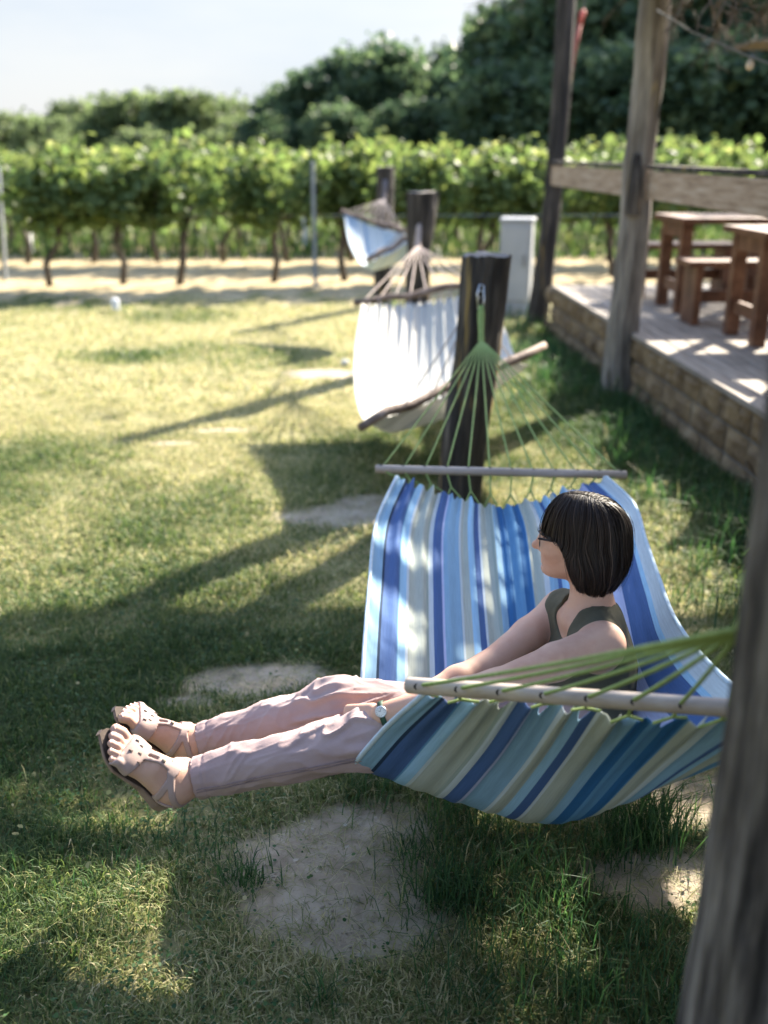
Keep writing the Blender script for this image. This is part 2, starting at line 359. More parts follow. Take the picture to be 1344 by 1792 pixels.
def scatter(n, ylo, yhi, seed, power=1.0, marg=1.0):
    r = np.random.default_rng(seed)
    Y = ylo+(yhi-ylo)*r.uniform(0, 1, n)**power
    half = (Y*.42+marg); X = r.uniform(-1, 1, n)*half
    k = X < DECKX(Y)-.02; return X[k], Y[k]
def lawn(n, ylo, yhi, seed, h0, w0, keep_soil=.03):
    X, Y = scatter(n, ylo, yhi, seed)
    r = np.random.default_rng(seed+1)
    cl = fbm(np.stack([X*6, Y*6, np.zeros_like(X)], -1), 31, 3)
    sm_ = soilmask(X, Y); k = (r.uniform(0, 1, len(X)) > sm_*1.5-keep_soil) & (r.uniform(0, 1, len(X)) < .35+1.3*cl)
    X, Y, cl = X[k], Y[k], cl[k]; n = len(X); dr = dry_sun_mask(X, Y)
    shade = np.clip((X-(DECKX(Y)-.85))*1.6, 0, 1)
    h = h0*(.25+1.35*cl)*r.uniform(.5, 1.35, n)*(1+1.0*shade)*(1-.3*dr)
    tone = np.clip(.12+dr*.62+r.normal(0, .17, n)+(r.uniform(0, 1, n) < .10+.10*dr)*.35, 0, 1)
    lean = np.where(r.uniform(0, 1, n) < .25+.25*dr, 1.7, .75)
    return n, X, Y, h, w0*r.uniform(.6, 1.3, n), tone, lean
a_ = lawn(230000, 1.0, 3.6, 100, .05, .0034); blades(*a_, 1, 'grass', M['grass'], 'short turf close to the camera')
a_ = lawn(190000, 3.6, 7.2, 200, .05, .0052); blades(*a_, 2, 'grass', M['grass'], 'short dry turf in mid lawn')
a_ = lawn(110000, 7.2, 13.2, 300, .055, .0105); blades(*a_, 3, 'grass', M['grass'], 'short dry turf toward the vineyard')
# tall grass and weeds along the terrace wall, under the hammock and round the posts
def tall(n, cx, cy, sx, sy, h, wd, seed, dry=.1):
    r = np.random.default_rng(seed); X = r.normal(cx, sx, n); Y = r.normal(cy, sy, n)
    k = (X < DECKX(Y)-.03); X, Y = X[k], Y[k]; n = len(X)
    return X, Y, h*r.uniform(.35, 1.15, n), wd*r.uniform(.6, 1.3, n), np.clip(r.uniform(.05, .8, n)+(r.uniform(0, 1, n) < dry)*.4, 0, 1), r.uniform(.3, 1.1, n)
parts = []
r = np.random.default_rng(55)
for k in range(75):                                  # along the wall
    y = r.uniform(1.4, 11.5); x = DECKX(y)-abs(r.normal(.05, .3))-.03
    parts.append(tall(55, x, y, .07, .09, r.uniform(.12, .3), .006, 500+k, .08))
for k in range(60):                                  # bottom right foreground, in the shade
    px, py = r.uniform(720, 1260), r.uniform(1560, 1830); g = G(px, py)
    parts.append(tall(30, g[0], g[1], .04, .04, r.uniform(.06, .15), .0034, 700+k, .16))
for (px, py, n, h, s) in ((1130, 1465, 420, .17, .055), (1060, 1500, 130, .12, .04), (1100, 1440, 160, .2, .05), (790, 1440, 160, .11, .06), (860, 1470, 160, .12, .07), (940, 1500, 150, .11, .07), (650, 1390, 150, .1, .05), (430, 1545, 140, .085, .035), (380, 1490, 90, .06, .06), (560, 1760, 60, .1, .02), (100, 1480, 200, .07, .09), (300, 1470, 200, .07, .09), (200, 1590, 160, .07, .1), (760, 1530, 130, .1, .06), (720, 1490, 90, .08, .04), (880, 1560, 160, .12, .08), (980, 1580, 160, .13, .07), (1200, 1060, 120, .2, .1), (1215, 1000, 50, .3, .05), (1130, 1120, 150, .12, .1), (60, 1360, 120, .07, .12), (1150, 1380, 60, .1, .1)):
    g = G(px, py); parts.append(tall(n, g[0], g[1], s, s, h, .0034, int(px*7+py)))
for y in (4.83, 8.5, 12.0):
    parts.append(tall(130, .42-.05*(y-4.8), y-.05, .16, .1, .14, .005, int(y*100)))
cat_ = [np.concatenate([p[i] for p in parts]) for i in range(6)]
blades(len(cat_[0]), *cat_, 9, 'tall_grass', M['weed'], 'taller green grass tufts by the wall and under the hammock')
# loose straw and tiny litter lying on the bare soil
X, Y = scatter(60000, 1.1, 5.5, 900, marg=.6); k = soilmask(X, Y) > .25; X, Y = X[k][:7500], Y[k][:7500]; n = len(X)
blades(n, X, Y, rng.uniform(.012, .06, n), rng.uniform(.0012, .0025, n), rng.uniform(.35, 1, n), np.full(n, 2.2), 10, 'straw', M['grass'], 'dry straw bits lying on bare soil')
Xs, Ys = scatter(9000, 1.2, 4.2, 77, marg=.3); k = soilmask(Xs, Ys) > .5; Xs, Ys = Xs[k][:1500], Ys[k][:1500]
mb = MB()
for x, y in zip(Xs, Ys):
    s_ = rng.uniform(.0015, .005)*(2.2 if rng.uniform() < .04 else 1); mb.box((x, y, float(gz(np.array([x]), np.array([y]))[0])+s_*.2), (s_*1.3, s_, s_*.7), jit=s_*.22)
M['crumb'] = noisy('soil crumbs and grit', [(.3, (.2, .165, .125)), (.5, (.36, .31, .24)), (.7, (.5, .46, .4))], 3, bs=.2)
tag(mb.build('pebbles', M['crumb'], None, False, .001, 1), 'small pale stones scattered on the bare soil', None, None, 'stuff')
# low clover and broad-leaved weeds creeping through the turf, and fallen dry leaves
def low_leaves(n, seed, name, material, label, smin, smax, tone_lo, tone_hi, upz, clump, hz):
    r = np.random.default_rng(seed); X, Y = scatter(n, 1.1, 6.2, seed, marg=.7); n = len(X)
    if clump:
        k = fbm(np.stack([X*2.6, Y*2.6, np.zeros_like(X)], -1), seed, 3)+r.normal(0, .05, n) > .53; X, Y = X[k], Y[k]
    k = r.uniform(0, 1, len(X)) > soilmask(X, Y)*.9; X, Y = X[k], Y[k]; n = len(X)
    cen = np.stack([X, Y, gz(X, Y)+r.uniform(.004, hz, n)], -1); L_ = r.uniform(smin, smax, n)[:, None]
    a = r.uniform(0, 2*np.pi, n); d = np.stack([np.cos(a), np.sin(a), r.normal(0, .3, n)], -1); up = np.stack([r.normal(0, upz, n), r.normal(0, upz, n), np.ones(n)], -1)
    s = np.cross(d, up); s /= np.linalg.norm(s, axis=1)[:, None]
    V_ = np.stack([cen, cen+d*L_*.3+s*L_*.4, cen+d*L_*.8+s*L_*.34, cen+d*L_, cen+d*L_*.8-s*L_*.34, cen+d*L_*.3-s*L_*.4], 1).reshape(-1, 3)
    b0 = np.arange(n)*6; F_ = np.concatenate([np.stack([b0, b0+1, b0+2, b0+3], -1), np.stack([b0, b0+3, b0+4, b0+5], -1)])
    tag(mesh_np(name, V_, F_, material, False, attr={'tone': np.repeat(r.uniform(tone_lo, tone_hi, n), 6)}), label, None, None, 'stuff')
low_leaves(60000, 821, 'clover', M['weed'], 'low clover and small broad leaves creeping through the turf', .005, .013, .2, .85, .35, True, .03)
low_leaves(450, 833, 'leaf_litter', M['grass'], 'a few fallen dry leaves and bits lying in the grass', .008, .02, .6, .95, .9, False, .035)
# ------------------------------------------------------------------ posts
def post_mesh(name, pts, radii, mats, seed, seg=56, rings=90, rough=.09, furrow=14, parent=None):
    """irregular round timber through pts with radii; end grain on top"""
    pts = np.array(pts, float); radii = np.array(radii, float); n = len(pts)
    t = np.linspace(0, n-1, rings); i = np.minimum(t.astype(int), n-2); f = (t-i)[:, None]
    c = pts[i]*(1-f)+pts[i+1]*f; rr = radii[i]*(1-f[:, 0])+radii[i+1]*f[:, 0]
    if n > 2:
        k = np.ones(9)/9
        for j in range(3): c[:, j] = np.convolve(np.pad(c[:, j], 4, 'edge'), k, 'valid')
    a = np.linspace(0, 2*np.pi, seg, endpoint=False); A, Tt = np.meshgrid(a, t)
    q = np.stack([np.cos(A)*1.6, np.sin(A)*1.6, Tt*len(pts)*.25+seed*7], -1)
    lump = fbm(q, seed, 3)-.5
    q2 = np.stack([np.cos(A)*furrow*.5, np.sin(A)*furrow*.5, Tt*.9/(n-1)*3+seed], -1); fur = fbm(q2, seed+5, 3)-.5
    R = rr[:, None]*(1+lump*rough*3+fur*rough*1.6)
    V = np.stack([c[:, None, 0]+R*np.cos(A), c[:, None, 1]+R*np.sin(A), np.repeat(c[:, None, 2], seg, 1)+0*R], -1)
    V[-1, :, 2] += (fbm(q[-1]*2, seed+9, 2)-.5)*.02
    V[-2, :, 2] -= .004
    mb = MB(); vv = V.reshape(-1, 3)
    F = [(r_*seg+k, r_*seg+(k+1) % seg, (r_+1)*seg+(k+1) % seg, (r_+1)*seg+k) for r_ in range(rings-1) for k in range(seg)]
    mb.add(vv, F, 0)
    top = V[-1]; cen = top.mean(0)+np.array((0, 0, .004))
    mb.add(list(top*.996+cen*.004)+[cen], [(k, (k+1) % seg, seg) for k in range(seg)], 1)
    o = mb.build(name, mats, parent, True)
    return o
def hook(parent_o, p, toward):
    """steel eye and carabiner"""
    mb = MB(); p = np.array(p, float); tw = unit(toward)
    mb.tube([p-tw*.03, p+tw*.012], .005, 8)
    c = p+tw*.024; side = np.array((1., 0, 0))
    mb.tube([c+.016*(side*math.cos(a)+np.array((0, 0, 1))*math.sin(a)) for a in np.linspace(-.6, 4.9, 14)], .0038, 8)
    o = mb.build('hook', M['steel'], None, True); o.parent = parent_o; return o
postpts = {
 0: ([(.485, .985, -.2), (.488, .99, .4), (.492, 1.0, .9), (.50, 1.01, 1.75)], [.108, .103, .099, .097], 'bark_near', 'hammock_post', 'big furrowed dark post at the right edge, closest of the hammock posts'),
 1: ([(.375, 4.83, -.2), (.40, 4.82, .3), (.445, 4.80, .8), (.485, 4.78, 1.275)], [.115, .112, .108, .112], 'bark_dark', 'hammock_post', 'short leaning blackened post holding the steel hook of the blue striped hammock'),
 2: ([(.26, 8.5, -.2), (.275, 8.5, .5), (.285, 8.5, .95), (.31, 8.5, 1.43)], [.105, .1, .098, .125], 'bark_dark', 'hammock_post', 'post with pale flared sawn top between the cream and the pale blue hammock'),
 3: ([(-.03, 12.05, -.2), (-.01, 12.05, .6), (0, 12.05, 1.0), (.02, 12.05, 1.585)], [.1, .1, .1, .102], 'bark_dark', 'hammock_post', 'dark square topped post farthest from the camera in front of the vines'),
}
posts = {}
for k, (pp_, rr_, mm_, nm, lab) in postpts.items():
    o = post_mesh(nm, pp_, rr_, [M[mm_], M['endgrain' if k != 2 else 'bark_grey']], 3+k, rings=140 if k == 0 else 90, rough=.14 if k == 0 else .115, furrow=26 if k == 0 else 18)
    tag(o, lab, 'post', 'hammock posts'); posts[k] = o
# terrace roof posts (rough debarked trunks)
pa = [(1.755, 7.35, -.15), (1.75, 7.35, .5), (1.785, 7.35, 1.2), (1.775, 7.35, 1.75), (1.80, 7.35, 2.5), (1.81, 7.35, 3.1)]
oA = post_mesh('roof_post', pa, [.125, .108, .105, .10, .098, .1], [M['bark_grey'], M['endgrain']], 21, rough=.17)
tag(oA, 'thick grey debarked trunk post at the terrace edge, nearer of the two roof posts', 'post', 'terrace roof posts')
mbk = post_mesh('branch_stub', [(1.735, 7.25, 1.28), (1.73, 7.23, 1.5), (1.735, 7.25, 1.72)], [.055, .05, .025], [M['bark_dark'], M['endgrain']], 33, seg=24, rings=24, rough=.1); adopt(mbk, oA)
pb = [(1.60, 10.5, -.1), (1.65, 10.5, .6), (1.70, 10.5, 1.3), (1.73, 10.5, 2.2), (1.72, 10.5, 3.6)]
oB = post_mesh('roof_post', pb, [.115, .1, .092, .088, .09], [M['bark_dark'], M['endgrain']], 24, rough=.16)
tag(oB, 'dark trunk post at the far terrace corner with a red strap beside it', 'post', 'terrace roof posts')

# ------------------------------------------------------------------ terrace: wall, deck, rail
dd = unit((-.05, .9987, 0)); dn = unit((.9987, .05, 0))        # along the terrace, across it
E0 = V3(1.95, 4.9, 0)                                               # a point of its edge
def T(a, c, z): return E0+dd*a+dn*c+V3(0, 0, z)                    # terrace coordinates
RT = np.array([dd, dn, (0, 0, 1)]).T
mb = MB(); r = np.random.default_rng(12)
z0 = -.06; courses = [.17, .165, .165]
for ci, hh in enumerate(courses):
    a = -5.2+r.uniform(0, .2)
    while a < 5.2:
        ln = r.uniform(.14, .38); dep = r.uniform(.1, .12)
        n_ = 5; Vv = []; bump_ = r.uniform(.004, .03)
        g_ = np.linspace(0, 1, n_)
        for j in range(n_):
            for i_ in range(n_):
                u_, v_ = g_[i_], g_[j]; e = min(u_, 1-u_, v_, 1-v_)
                out_ = -(.012+bump_*min(1, e*4)+r.normal(0, .006)*(e > 0))
                Vv.append(T(a+.008+u_*(ln-.016), out_ if e > 0 else .0, z0+.006+v_*(hh-.012)))
        base = len(Vv)
        F_ = [(j*n_+i_, j*n_+i_+1, (j+1)*n_+i_+1, (j+1)*n_+i_) for j in range(n_-1) for i_ in range(n_-1)]
        mb.add(Vv, F_)
        a += ln
    z0 += hh
mb.box(T(0, .13, .19), (10.5, .25, .5), RT, 1)
wall = mb.build('stone_wall', [M['stone'], M['mortar']]); tag(wall, 'low rough ochre stone wall carrying the timber terrace', 'wall')
mb = MB(); c = -.035
k = 0
while c < 6.0:
    wd = .145
    a0 = -5.3
    while a0 < 5.15:
        ln = r.uniform(2.2, 3.6); a1 = min(a0+ln, 5.15)
        mb.box(T((a0+a1)/2, c+wd/2, .458+r.normal(0, .0012)), (a1-a0-.005, wd-.008, .036), RT)
        a0 = a1
    c += wd
deck = mb.build('wooden_deck', M['deck'], None, False, .004, 1); tag(deck, 'grey bleached timber terrace floor on the stone wall', 'deck')
mb = MB(); mb.box(T(0, 3.0, .21), (10.3, 5.6, .40), RT); o = mb.build('deck_base', M['mortar']); o.parent = deck
rail = empty('terrace_railing', T(0, .06, .48), 'weathered board railing with dark top edge along the terrace front', 'railing')
def part(mb, name, m, root, **k):
    o = mb.build(name, m, None, **k); adopt(o, root); return o
mb = MB(); mb.bar(T(5.72, .0, 1.505), T(2.55, .0, 1.50), .035, .185); part(mb, 'board', M['rail'], rail, bevel=.004)
mb = MB(); mb.bar(T(2.35, .0, 1.50), T(-1.6, .0, 1.485), .04, .185); part(mb, 'board', M['rail'], rail, bevel=.004)
mb = MB(); mb.bar(T(5.76, .02, 1.628), T(2.56, .02, 1.62), .1, .028); part(mb, 'cap_board', M['bark_dark'], rail, bevel=.004)
mb = MB(); mb.bar(T(2.34, .02, 1.618), T(-1.6, .02, 1.60), .1, .028); part(mb, 'cap_board', M['bark_dark'], rail, bevel=.004)
mb = MB(); mb.bar(T(-1.5, .075, .476), T(-1.5, .075, 1.59), .1, .1); part(mb, 'rail_post', M['rail'], rail, bevel=.005)
mb = MB(); mb.bar(T(5.745, -.02, 1.505), T(5.745, .4, 1.505), .05, .17); part(mb, 'end_board', M['furn'], rail, bevel=.004)

# ------------------------------------------------------------------ terrace furniture
def chair(a, c, rot, label):
    """heavy slatted high chair; local: seat faces +x"""
    base = T(a, c, .476); root = empty('wooden_chair', base, label, 'chair', 'timber chairs on the terrace')
    Rz = Matrix.Rotation(rot, 3, 'Z')
    def w_(x, y, z): return np.array(base)+np.array(Rz@Vector((x, y, z)))
    for sx in (-1, 1):
        for sy in (-1, 1):
            top = .44 if sx > 0 else .98
            mb = MB(); mb.bar(w_(.21*sx, .21*sy, 0), w_(.21*sx-(.06 if sx < 0 else 0)*(1 if top > .5 else 0), .21*sy, top), .07, .05, up=tuple(Rz@Vector((0, 1, 0)))); part(mb, 'leg', M['furn'], root, bevel=.004)
    mb = MB()
    for q in range(4): mb.bar(w_(-.2, -.2+.133*q, .455), w_(.27, -.2+.133*q, .455), .125, .035)
    part(mb, 'seat', M['furn'], root, bevel=.004)
    mb = MB()
    for q in range(3): mb.bar(w_(-.27+.0*q, -.15+.15*q, .5), w_(-.29, -.15+.15*q, .93), .09, .024, up=tuple(Rz@Vector((0, 1, 0))))
    mb.bar(w_(-.285, -.26, .93), w_(-.285, .26, .93), .04, .13); mb.bar(w_(-.255, -.26, .62), w_(-.255, .26, .62), .03, .08)
    part(mb, 'backrest', M['furn'], root, bevel=.004)
    for sy in (-1, 1):
        mb = MB(); mb.bar(w_(-.24, .25*sy, .69), w_(.28, .25*sy, .69), .08, .03); part(mb, 'armrest', M['furn'], root, bevel=.004)
        mb = MB(); mb.bar(w_(-.2, .21*sy, .17), w_(.2, .21*sy, .17), .03, .07); part(mb, 'stretcher', M['furn'], root, bevel=.004)
def table(a, c, la, lc, h, label):
    base = T(a, c, .476); root = empty('wooden_table', base, label, 'table', 'timber tables on the terrace')
    def w_(x, y, z): return np.array(base)+dd*x+dn*y+V3(0, 0, z)
    mb = MB(); n_ = 5
    for q in range(n_): mb.bar(w_(-la/2, -lc/2+lc*(q+.5)/n_, h), w_(la/2, -lc/2+lc*(q+.5)/n_, h), lc/n_-.008, .045)
    part(mb, 'tabletop', M['furn'], root, bevel=.004)
    for sy in (-1, 1):
        mb = MB(); mb.bar(w_(-la/2+.1, (lc/2-.07)*sy, h-.08), w_(la/2-.1, (lc/2-.07)*sy, h-.08), .04, .11); part(mb, 'apron', M['furn'], root, bevel=.003)
    for sx in (-1, 1):
        for sy in (-1, 1):
            mb = MB(); mb.bar(w_((la/2-.14)*sx, (lc/2-.09)*sy, 0), w_((la/2-.14)*sx, (lc/2-.09)*sy, h-.024), .09, .09, up=(0, 1, 0)); part(mb, 'leg', M['furn'], root, bevel=.004)
    for sy in (-1, 1):
        mb = MB(); mb.bar(w_(-la/2+.14, (lc/2-.09)*sy, .2), w_(la/2-.14, (lc/2-.09)*sy, .2), .04, .09); part(mb, 'stretcher', M['furn'], root, bevel=.004)
def bench(a, c, ln, rot, label):
    base = T(a, c, .476); root = empty('wooden_bench', base, label, 'bench', 'timber benches on the terrace'); Rz = Matrix.Rotation(rot, 3, 'Z')
    def w_(x, y, z): return np.array(base)+np.array(Rz@Vector((x, y, z)))
    for sy in (-1, 1):
        mb = MB(); mb.bar(w_(-ln/2, .095*sy, .455), w_(ln/2, .095*sy, .455), .18, .045); part(mb, 'seat_plank', M['furn'], root, bevel=.005)
    for sx in (-1, 1):
        mb = MB(); mb.bar(w_((ln/2-.1)*sx, 0, 0), w_((ln/2-.1)*sx, 0, .432), .30, .055, up=tuple(Rz@Vector((1, 0, 0)))); part(mb, 'leg', M['furn'], root, bevel=.005)
    mb = MB(); mb.bar(w_(-ln/2+.13, 0, .2), w_(ln/2-.13, 0, .2), .05, .09); part(mb, 'stretcher', M['furn'], root, bevel=.004)
table(3.55, 1.02, .75, .95, .73, 'chunky red brown table standing farther back on the terrace')
table(2.05, 1.08, .75, 1.0, .73, 'chunky red brown table nearest the right picture edge on the terrace')
bench(4.3, .95, .95, 0.05, 'red brown bench behind the farther terrace table')
bench(2.8, .92, .95, 0.03, 'red brown bench between the two terrace tables')
chair(1.42, 1.0, math.radians(96), 'dark red brown armchair cut by the right picture edge')

# ------------------------------------------------------------------ brushwood roof over the terrace, with unseen panels added for shade
roof = empty('brushwood_roof', (1.5, 3.0, 2.75), 'brushwood roof edge with loose dry twigs above the terrace', 'roof')
ZR = 2.78
mb = MB()
for y in (6.95, 5.62, 3.2, .4): mb.tube([(1.1, y, ZR-.06), (3.2, y, ZR-.05), (5.6, y, ZR-.04)], [.06, .055, .05], 10)  # second pole added to throw a dark band between sun patches
for x in (2.48, 4.0, 5.5): mb.tube([(x, -.5, ZR+.04), (x, 4, ZR+.05), (x-.02, 6.9, ZR+.05)], .055, 10)
part(mb, 'beam', M['bark_grey'], roof, smooth=True)
r = np.random.default_rng(91)
def inroof(x, y):  # openings shaped to steer sun patches onto lawn, cloth and figure
    """share of sky the brushwood blocks"""
    if x < 1.16+.08*math.sin(y*5) or x > 5.7: return 0
    if y > 7.16+.05*math.sin(x*4): return 0
    if y > 6.1: return .9
    if y > 5.35: return .03 if x < 2.25 or x > 3.2 else (.5 if x < 2.7 or y > 5.75 else .95)
    if y > 4.2: return .04 if x < (2.95 if y < 4.98 else 2.65) else .95
    return .75
mb = MB()
def rib(p, q, w_):
    d = q-p; sd = unit(np.cross(d, (0, 0, 1)))*w_/2; up = np.array((0, 0, w_*.4)); 
    mb.add([p-sd, p+up, p+sd, p-up*.4, q-sd*.6, q+up*.6, q+sd*.6, q-up*.3], [(0, 1, 5, 4), (1, 2, 6, 5), (2, 3, 7, 6), (3, 0, 4, 7)])
for k in range(8200):
    x, y = r.uniform(1.1, 5.7), r.uniform(-.6, 7.2)
    den = inroof(x, y)
    if r.uniform() > den: continue
    ln = r.uniform(.35, .9); az = r.normal(math.pi/2 if r.uniform() < .5 else 0, .5)
    if y > 4.8: az = r.normal(0, .22)
    v_ = np.array((math.cos(az), math.sin(az), r.normal(0, .05)))*ln/2
    p = np.array((x, y, ZR+.1+r.uniform(0, .13)))
    if y > 4.7 or den > .7: v_ *= .8
    rib(p-v_, p+v_, r.uniform(.012, .034) if den < .9 else r.uniform(.02, .045))
# reed mat under the brush in tight parts; last two panels added unseen for shade
for y0_, y1_, x0_, x1_ in ((6.14, 7.13, 1.2, 5.65), (-.6, 4.05, 1.2, 5.65), (10.4, 13, 4.1, 8.2), (-4.2, .9, -4.4, 1.1)):
    y = y0_
    while y < y1_:
        wd = r.uniform(.012, .02)
        rib(np.array((x0_+r.normal(0, .05), y, ZR+.09)), np.array((x1_, y+r.normal(0, .01), ZR+.09)), wd*1.25); y += wd*(1.4 if y0_ > 5 else 1.6)
part(mb, 'brushwood', M['twig'], roof)
mb = MB()
def twig(p, d, ln, rad, depth=0):
    pts = [np.array(p)]; d = unit(d); n_ = 6
    for i in range(n_):
        d = unit(d+r.normal(0, .2, 3)+np.array((0, 0, -.06))); pts.append(pts[-1]+d*ln/n_)
    mb.tube(pts, list(np.linspace(rad, rad*.35, n_+1)), 5, caps=False)
    if depth < 2:
        for _ in range(r.integers(2, 4)):
            i = r.integers(1, n_); twig(pts[i], unit(d+r.normal(0, .6, 3)), ln*r.uniform(.4, .7), rad*.6, depth+1)
for k in range(26):
    px = r.uniform(1195, 1420); d_ = r.uniform(5.0, 6.6); p = P(px, r.uniform(-60, 12), d_)
    twig(p, (r.normal(-.2, .6), r.normal(-.2, .4), r.uniform(-.5, .1)), r.uniform(.25, .55), .007)
for k in range(5):
    p = P(r.uniform(880, 960), r.uniform(-30, -6), 9.5); twig(p, (-.8, r.normal(0, .4), r.uniform(-.15, .05)), r.uniform(.25, .4), .006)
part(mb, 'hanging_twigs', M['twig'], roof, smooth=True)

# string light
ls = empty('string_light', P(1310, 105, 5.6), 'pale cable with one small amber bulb under the roof edge', 'string light')
mb = MB(); mb.tube([P(1150, 18, 6.3), P(1210, 55, 6.0), P(1260, 76, 5.8), P(1305, 96, 5.6), P(1350, 112, 5.5), P(1420, 120, 5.3)], .006, 8); part(mb, 'cable', M['cable'], ls, smooth=True)
mb = MB(); mb.tube([P(1316, 98, 5.6), P(1314, 106, 5.6)], .014, 10); part(mb, 'socket', M['bulbcap'], ls, smooth=True)
mb = MB(); mb.tube([P(1314, 106, 5.6), P(1313, 110, 5.6), P(1311, 118, 5.6), P(1310, 122, 5.6)], [.012, .021, .021, .008], 12); part(mb, 'bulb', M['bulb'], ls, smooth=True)
# red strap
rs_ = empty('hanging_strap', P(1000, 100, 9.8), 'long faded red strap with bright knot hanging beside the dark roof post', 'strap')
mb = MB(); mb.tube([P(1016, 36, 9.8), P(1008, 75, 9.8), P(999, 120, 9.8), P(996, 158, 9.85), P(992, 190, 9.9)], [.02, .024, .022, .015, .008], 10); part(mb, 'strap', M['red'], rs_, smooth=True)
mb = MB(); mb.tube([P(1022, 18, 9.8), P(1020, 22, 9.8), P(1018, 30, 9.8), P(1016, 40, 9.8)], [.018, .034, .022, .026], 10); part(mb, 'knot', M['redbright'], rs_, smooth=True)
mb = MB(); mb.tube([P(1022, 20, 9.8), P(1024, -40, 9.8)], .006, 6); part(mb, 'cord', M['rope_dark'], rs_)

# utility cabinet
g = G(893, 560); g = V3(1.45, 11.2, 0)
cab = empty('utility_cabinet', g, 'pale grey utility cabinet standing behind the blackened post', 'cabinet')
cz = Matrix.Rotation(math.radians(-14), 3, 'Z'); Rc = np.array(cz)
mb = MB(); mb.box(g+V3(0, 0, .565), (.34, .26, .90), Rc); part(mb, 'body', M['cabinet'], cab, bevel=.015, seg=3)
mb = MB(); mb.box(g+V3(0, 0, .05), (.38, .30, .16), Rc); part(mb, 'base', M['concrete'], cab, bevel=.01)
mb = MB(); mb.box(g+V3(0, 0, 1.035), (.37, .29, .04), Rc); part(mb, 'roof', M['cabinet'], cab, bevel=.012)
mb = MB(); mb.box(g+Rc@V3(0, -.135, .58), (.29, .012, .78), Rc); d_ = part(mb, 'door', M['cabinet'], cab, bevel=.004)
mb = MB(); mb.box(g+Rc@V3(.10, -.15, .62), (.025, .02, .12), Rc); h_ = mb.build('handle', M['bulbcap'], None, bevel=.004); h_.parent = d_
# white marker stub on the lawn
g = G(203, 545); mk = MB(); mk.tube([g+V3(0, 0, -.05), g+V3(0, 0, .14), g+V3(0, 0, .15)], [.045, .045, .02], 14); o = mk.build('marker_stub', M['white'], None, True, .002); tag(o, 'small white pipe stub in the lawn before the vineyard', 'marker')
g = G(604, 640); mk = MB(); mk.box(g+V3(0, 0, .03), (.07, .05, .05), jit=.008); o = mk.build('stone', M['white'], None, True, .018, 4); tag(o, 'single pale stone in the grass beside the cream hammock', 'stone')

# ------------------------------------------------------------------ leaves, vines, trees
def leaf_shape(n, cen, size, r, six=True, flat=.35, nrm=None):
    """n leaf polygons (folded lozenge of 6 points) at cen"""
    d = r.normal(0, 1, (n, 3)); d[:, 2] = d[:, 2]*.7-.25; d /= np.linalg.norm(d, axis=1)[:, None]
    q = r.normal(0, 1, (n, 3)) if nrm is None else nrm+r.normal(0, .55, (n, 3))
    s = np.cross(d, q); s /= np.linalg.norm(s, axis=1)[:, None]; nn = np.cross(s, d)
    L_ = size[:, None]
    P_ = np.stack([cen, cen+d*L_*.28+s*L_*.42+nn*L_*.08, cen+d*L_*.72+s*L_*.36+nn*L_*.02, cen+d*L_*1.05-nn*L_*.08, cen+d*L_*.72-s*L_*.36+nn*L_*.02, cen+d*L_*.28-s*L_*.42+nn*L_*.08], 1)
    b0 = np.arange(n)*6
    F_ = np.concatenate([np.stack([b0, b0+1, b0+2, b0+3], -1), np.stack([b0, b0+3, b0+4, b0+5], -1)])
    return P_.reshape(-1, 3), F_
def vine(seed):
    r = np.random.default_rng(seed)
    root = bpy.data.objects.new('grapevine', None); C.objects.link(root); root.empty_display_size = .2
    ctr = []
    for k in range(12):                              # shoots
        x0 = float(np.clip(r.normal(0, .27), -.5, .5)); top = r.uniform(1.4, 1.9); n_ = 34
        t = np.linspace(0, 1, n_); y_ = r.normal(0, .1)
        bow = r.normal(0, .22)
        ctr.append(np.stack([x0+bow*t**2+r.normal(0, .035, n_), y_+r.normal(0, .16)*t+r.normal(0, .05, n_), .85+(top-.85)*t+r.normal(0, .03, n_)], -1))
        if r.uniform() < .55:                        # drooping outer shoots
            x1 = x0+r.normal(0, .2); sgn = -1 if r.uniform() < .6 else 1; n2_ = 30; t = np.linspace(0, 1, n2_); zt = r.uniform(1.2, 1.6); zb = r.uniform(.72, 1.1)
            ctr.append(np.stack([x1+r.normal(0, .07, n2_), sgn*(.2+.18*np.sin(t*2.2))+r.normal(0, .05, n2_), zt-(zt-zb)*t**1.3+r.normal(0, .03, n2_)], -1))
    cen = np.concatenate(ctr); cen = np.repeat(cen, 2, 0)+r.normal(0, .06, (len(cen)*2, 3)); n = len(cen)
    nrm = np.stack([r.normal(0, .3, n), np.sign(cen[:, 1])*.7, np.full(n, .8)], -1)
    V_, F_ = leaf_shape(n, cen, r.uniform(.075, .15, n), r, nrm=nrm)
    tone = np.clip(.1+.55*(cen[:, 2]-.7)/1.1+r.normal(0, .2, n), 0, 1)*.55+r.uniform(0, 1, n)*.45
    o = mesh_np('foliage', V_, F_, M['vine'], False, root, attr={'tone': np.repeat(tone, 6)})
    mb = MB(); lean = r.normal(0, .11)
    mb.tube([(0, 0, -.08), (.05+lean*.2, .02, .3), (lean-.03, -.02, .6), (lean*1.3, 0, .86), (lean+.1, 0, 1.0)], [.055, .044, .036, .046, .03], 9)
    for sgn in (-1, 1): mb.tube([(lean*1.2, 0, .82), (lean+sgn*.25, .01, .93), (lean+sgn*.58, 0, .93)], [.024, .017, .01], 7)
    for k in range(7):
        x0 = r.uniform(-.5, .5); mb.tube([(x0, 0, .9), (x0+r.normal(0, .06), r.normal(0, .05), 1.25), (x0+r.normal(0, .12), r.normal(0, .08), 1.6)], [.007, .005, .003], 5)
    mb.build('trunk', M['vinewood'], root, True)
    return root
protos = [vine(40+k) for k in range(6)]
used = set()
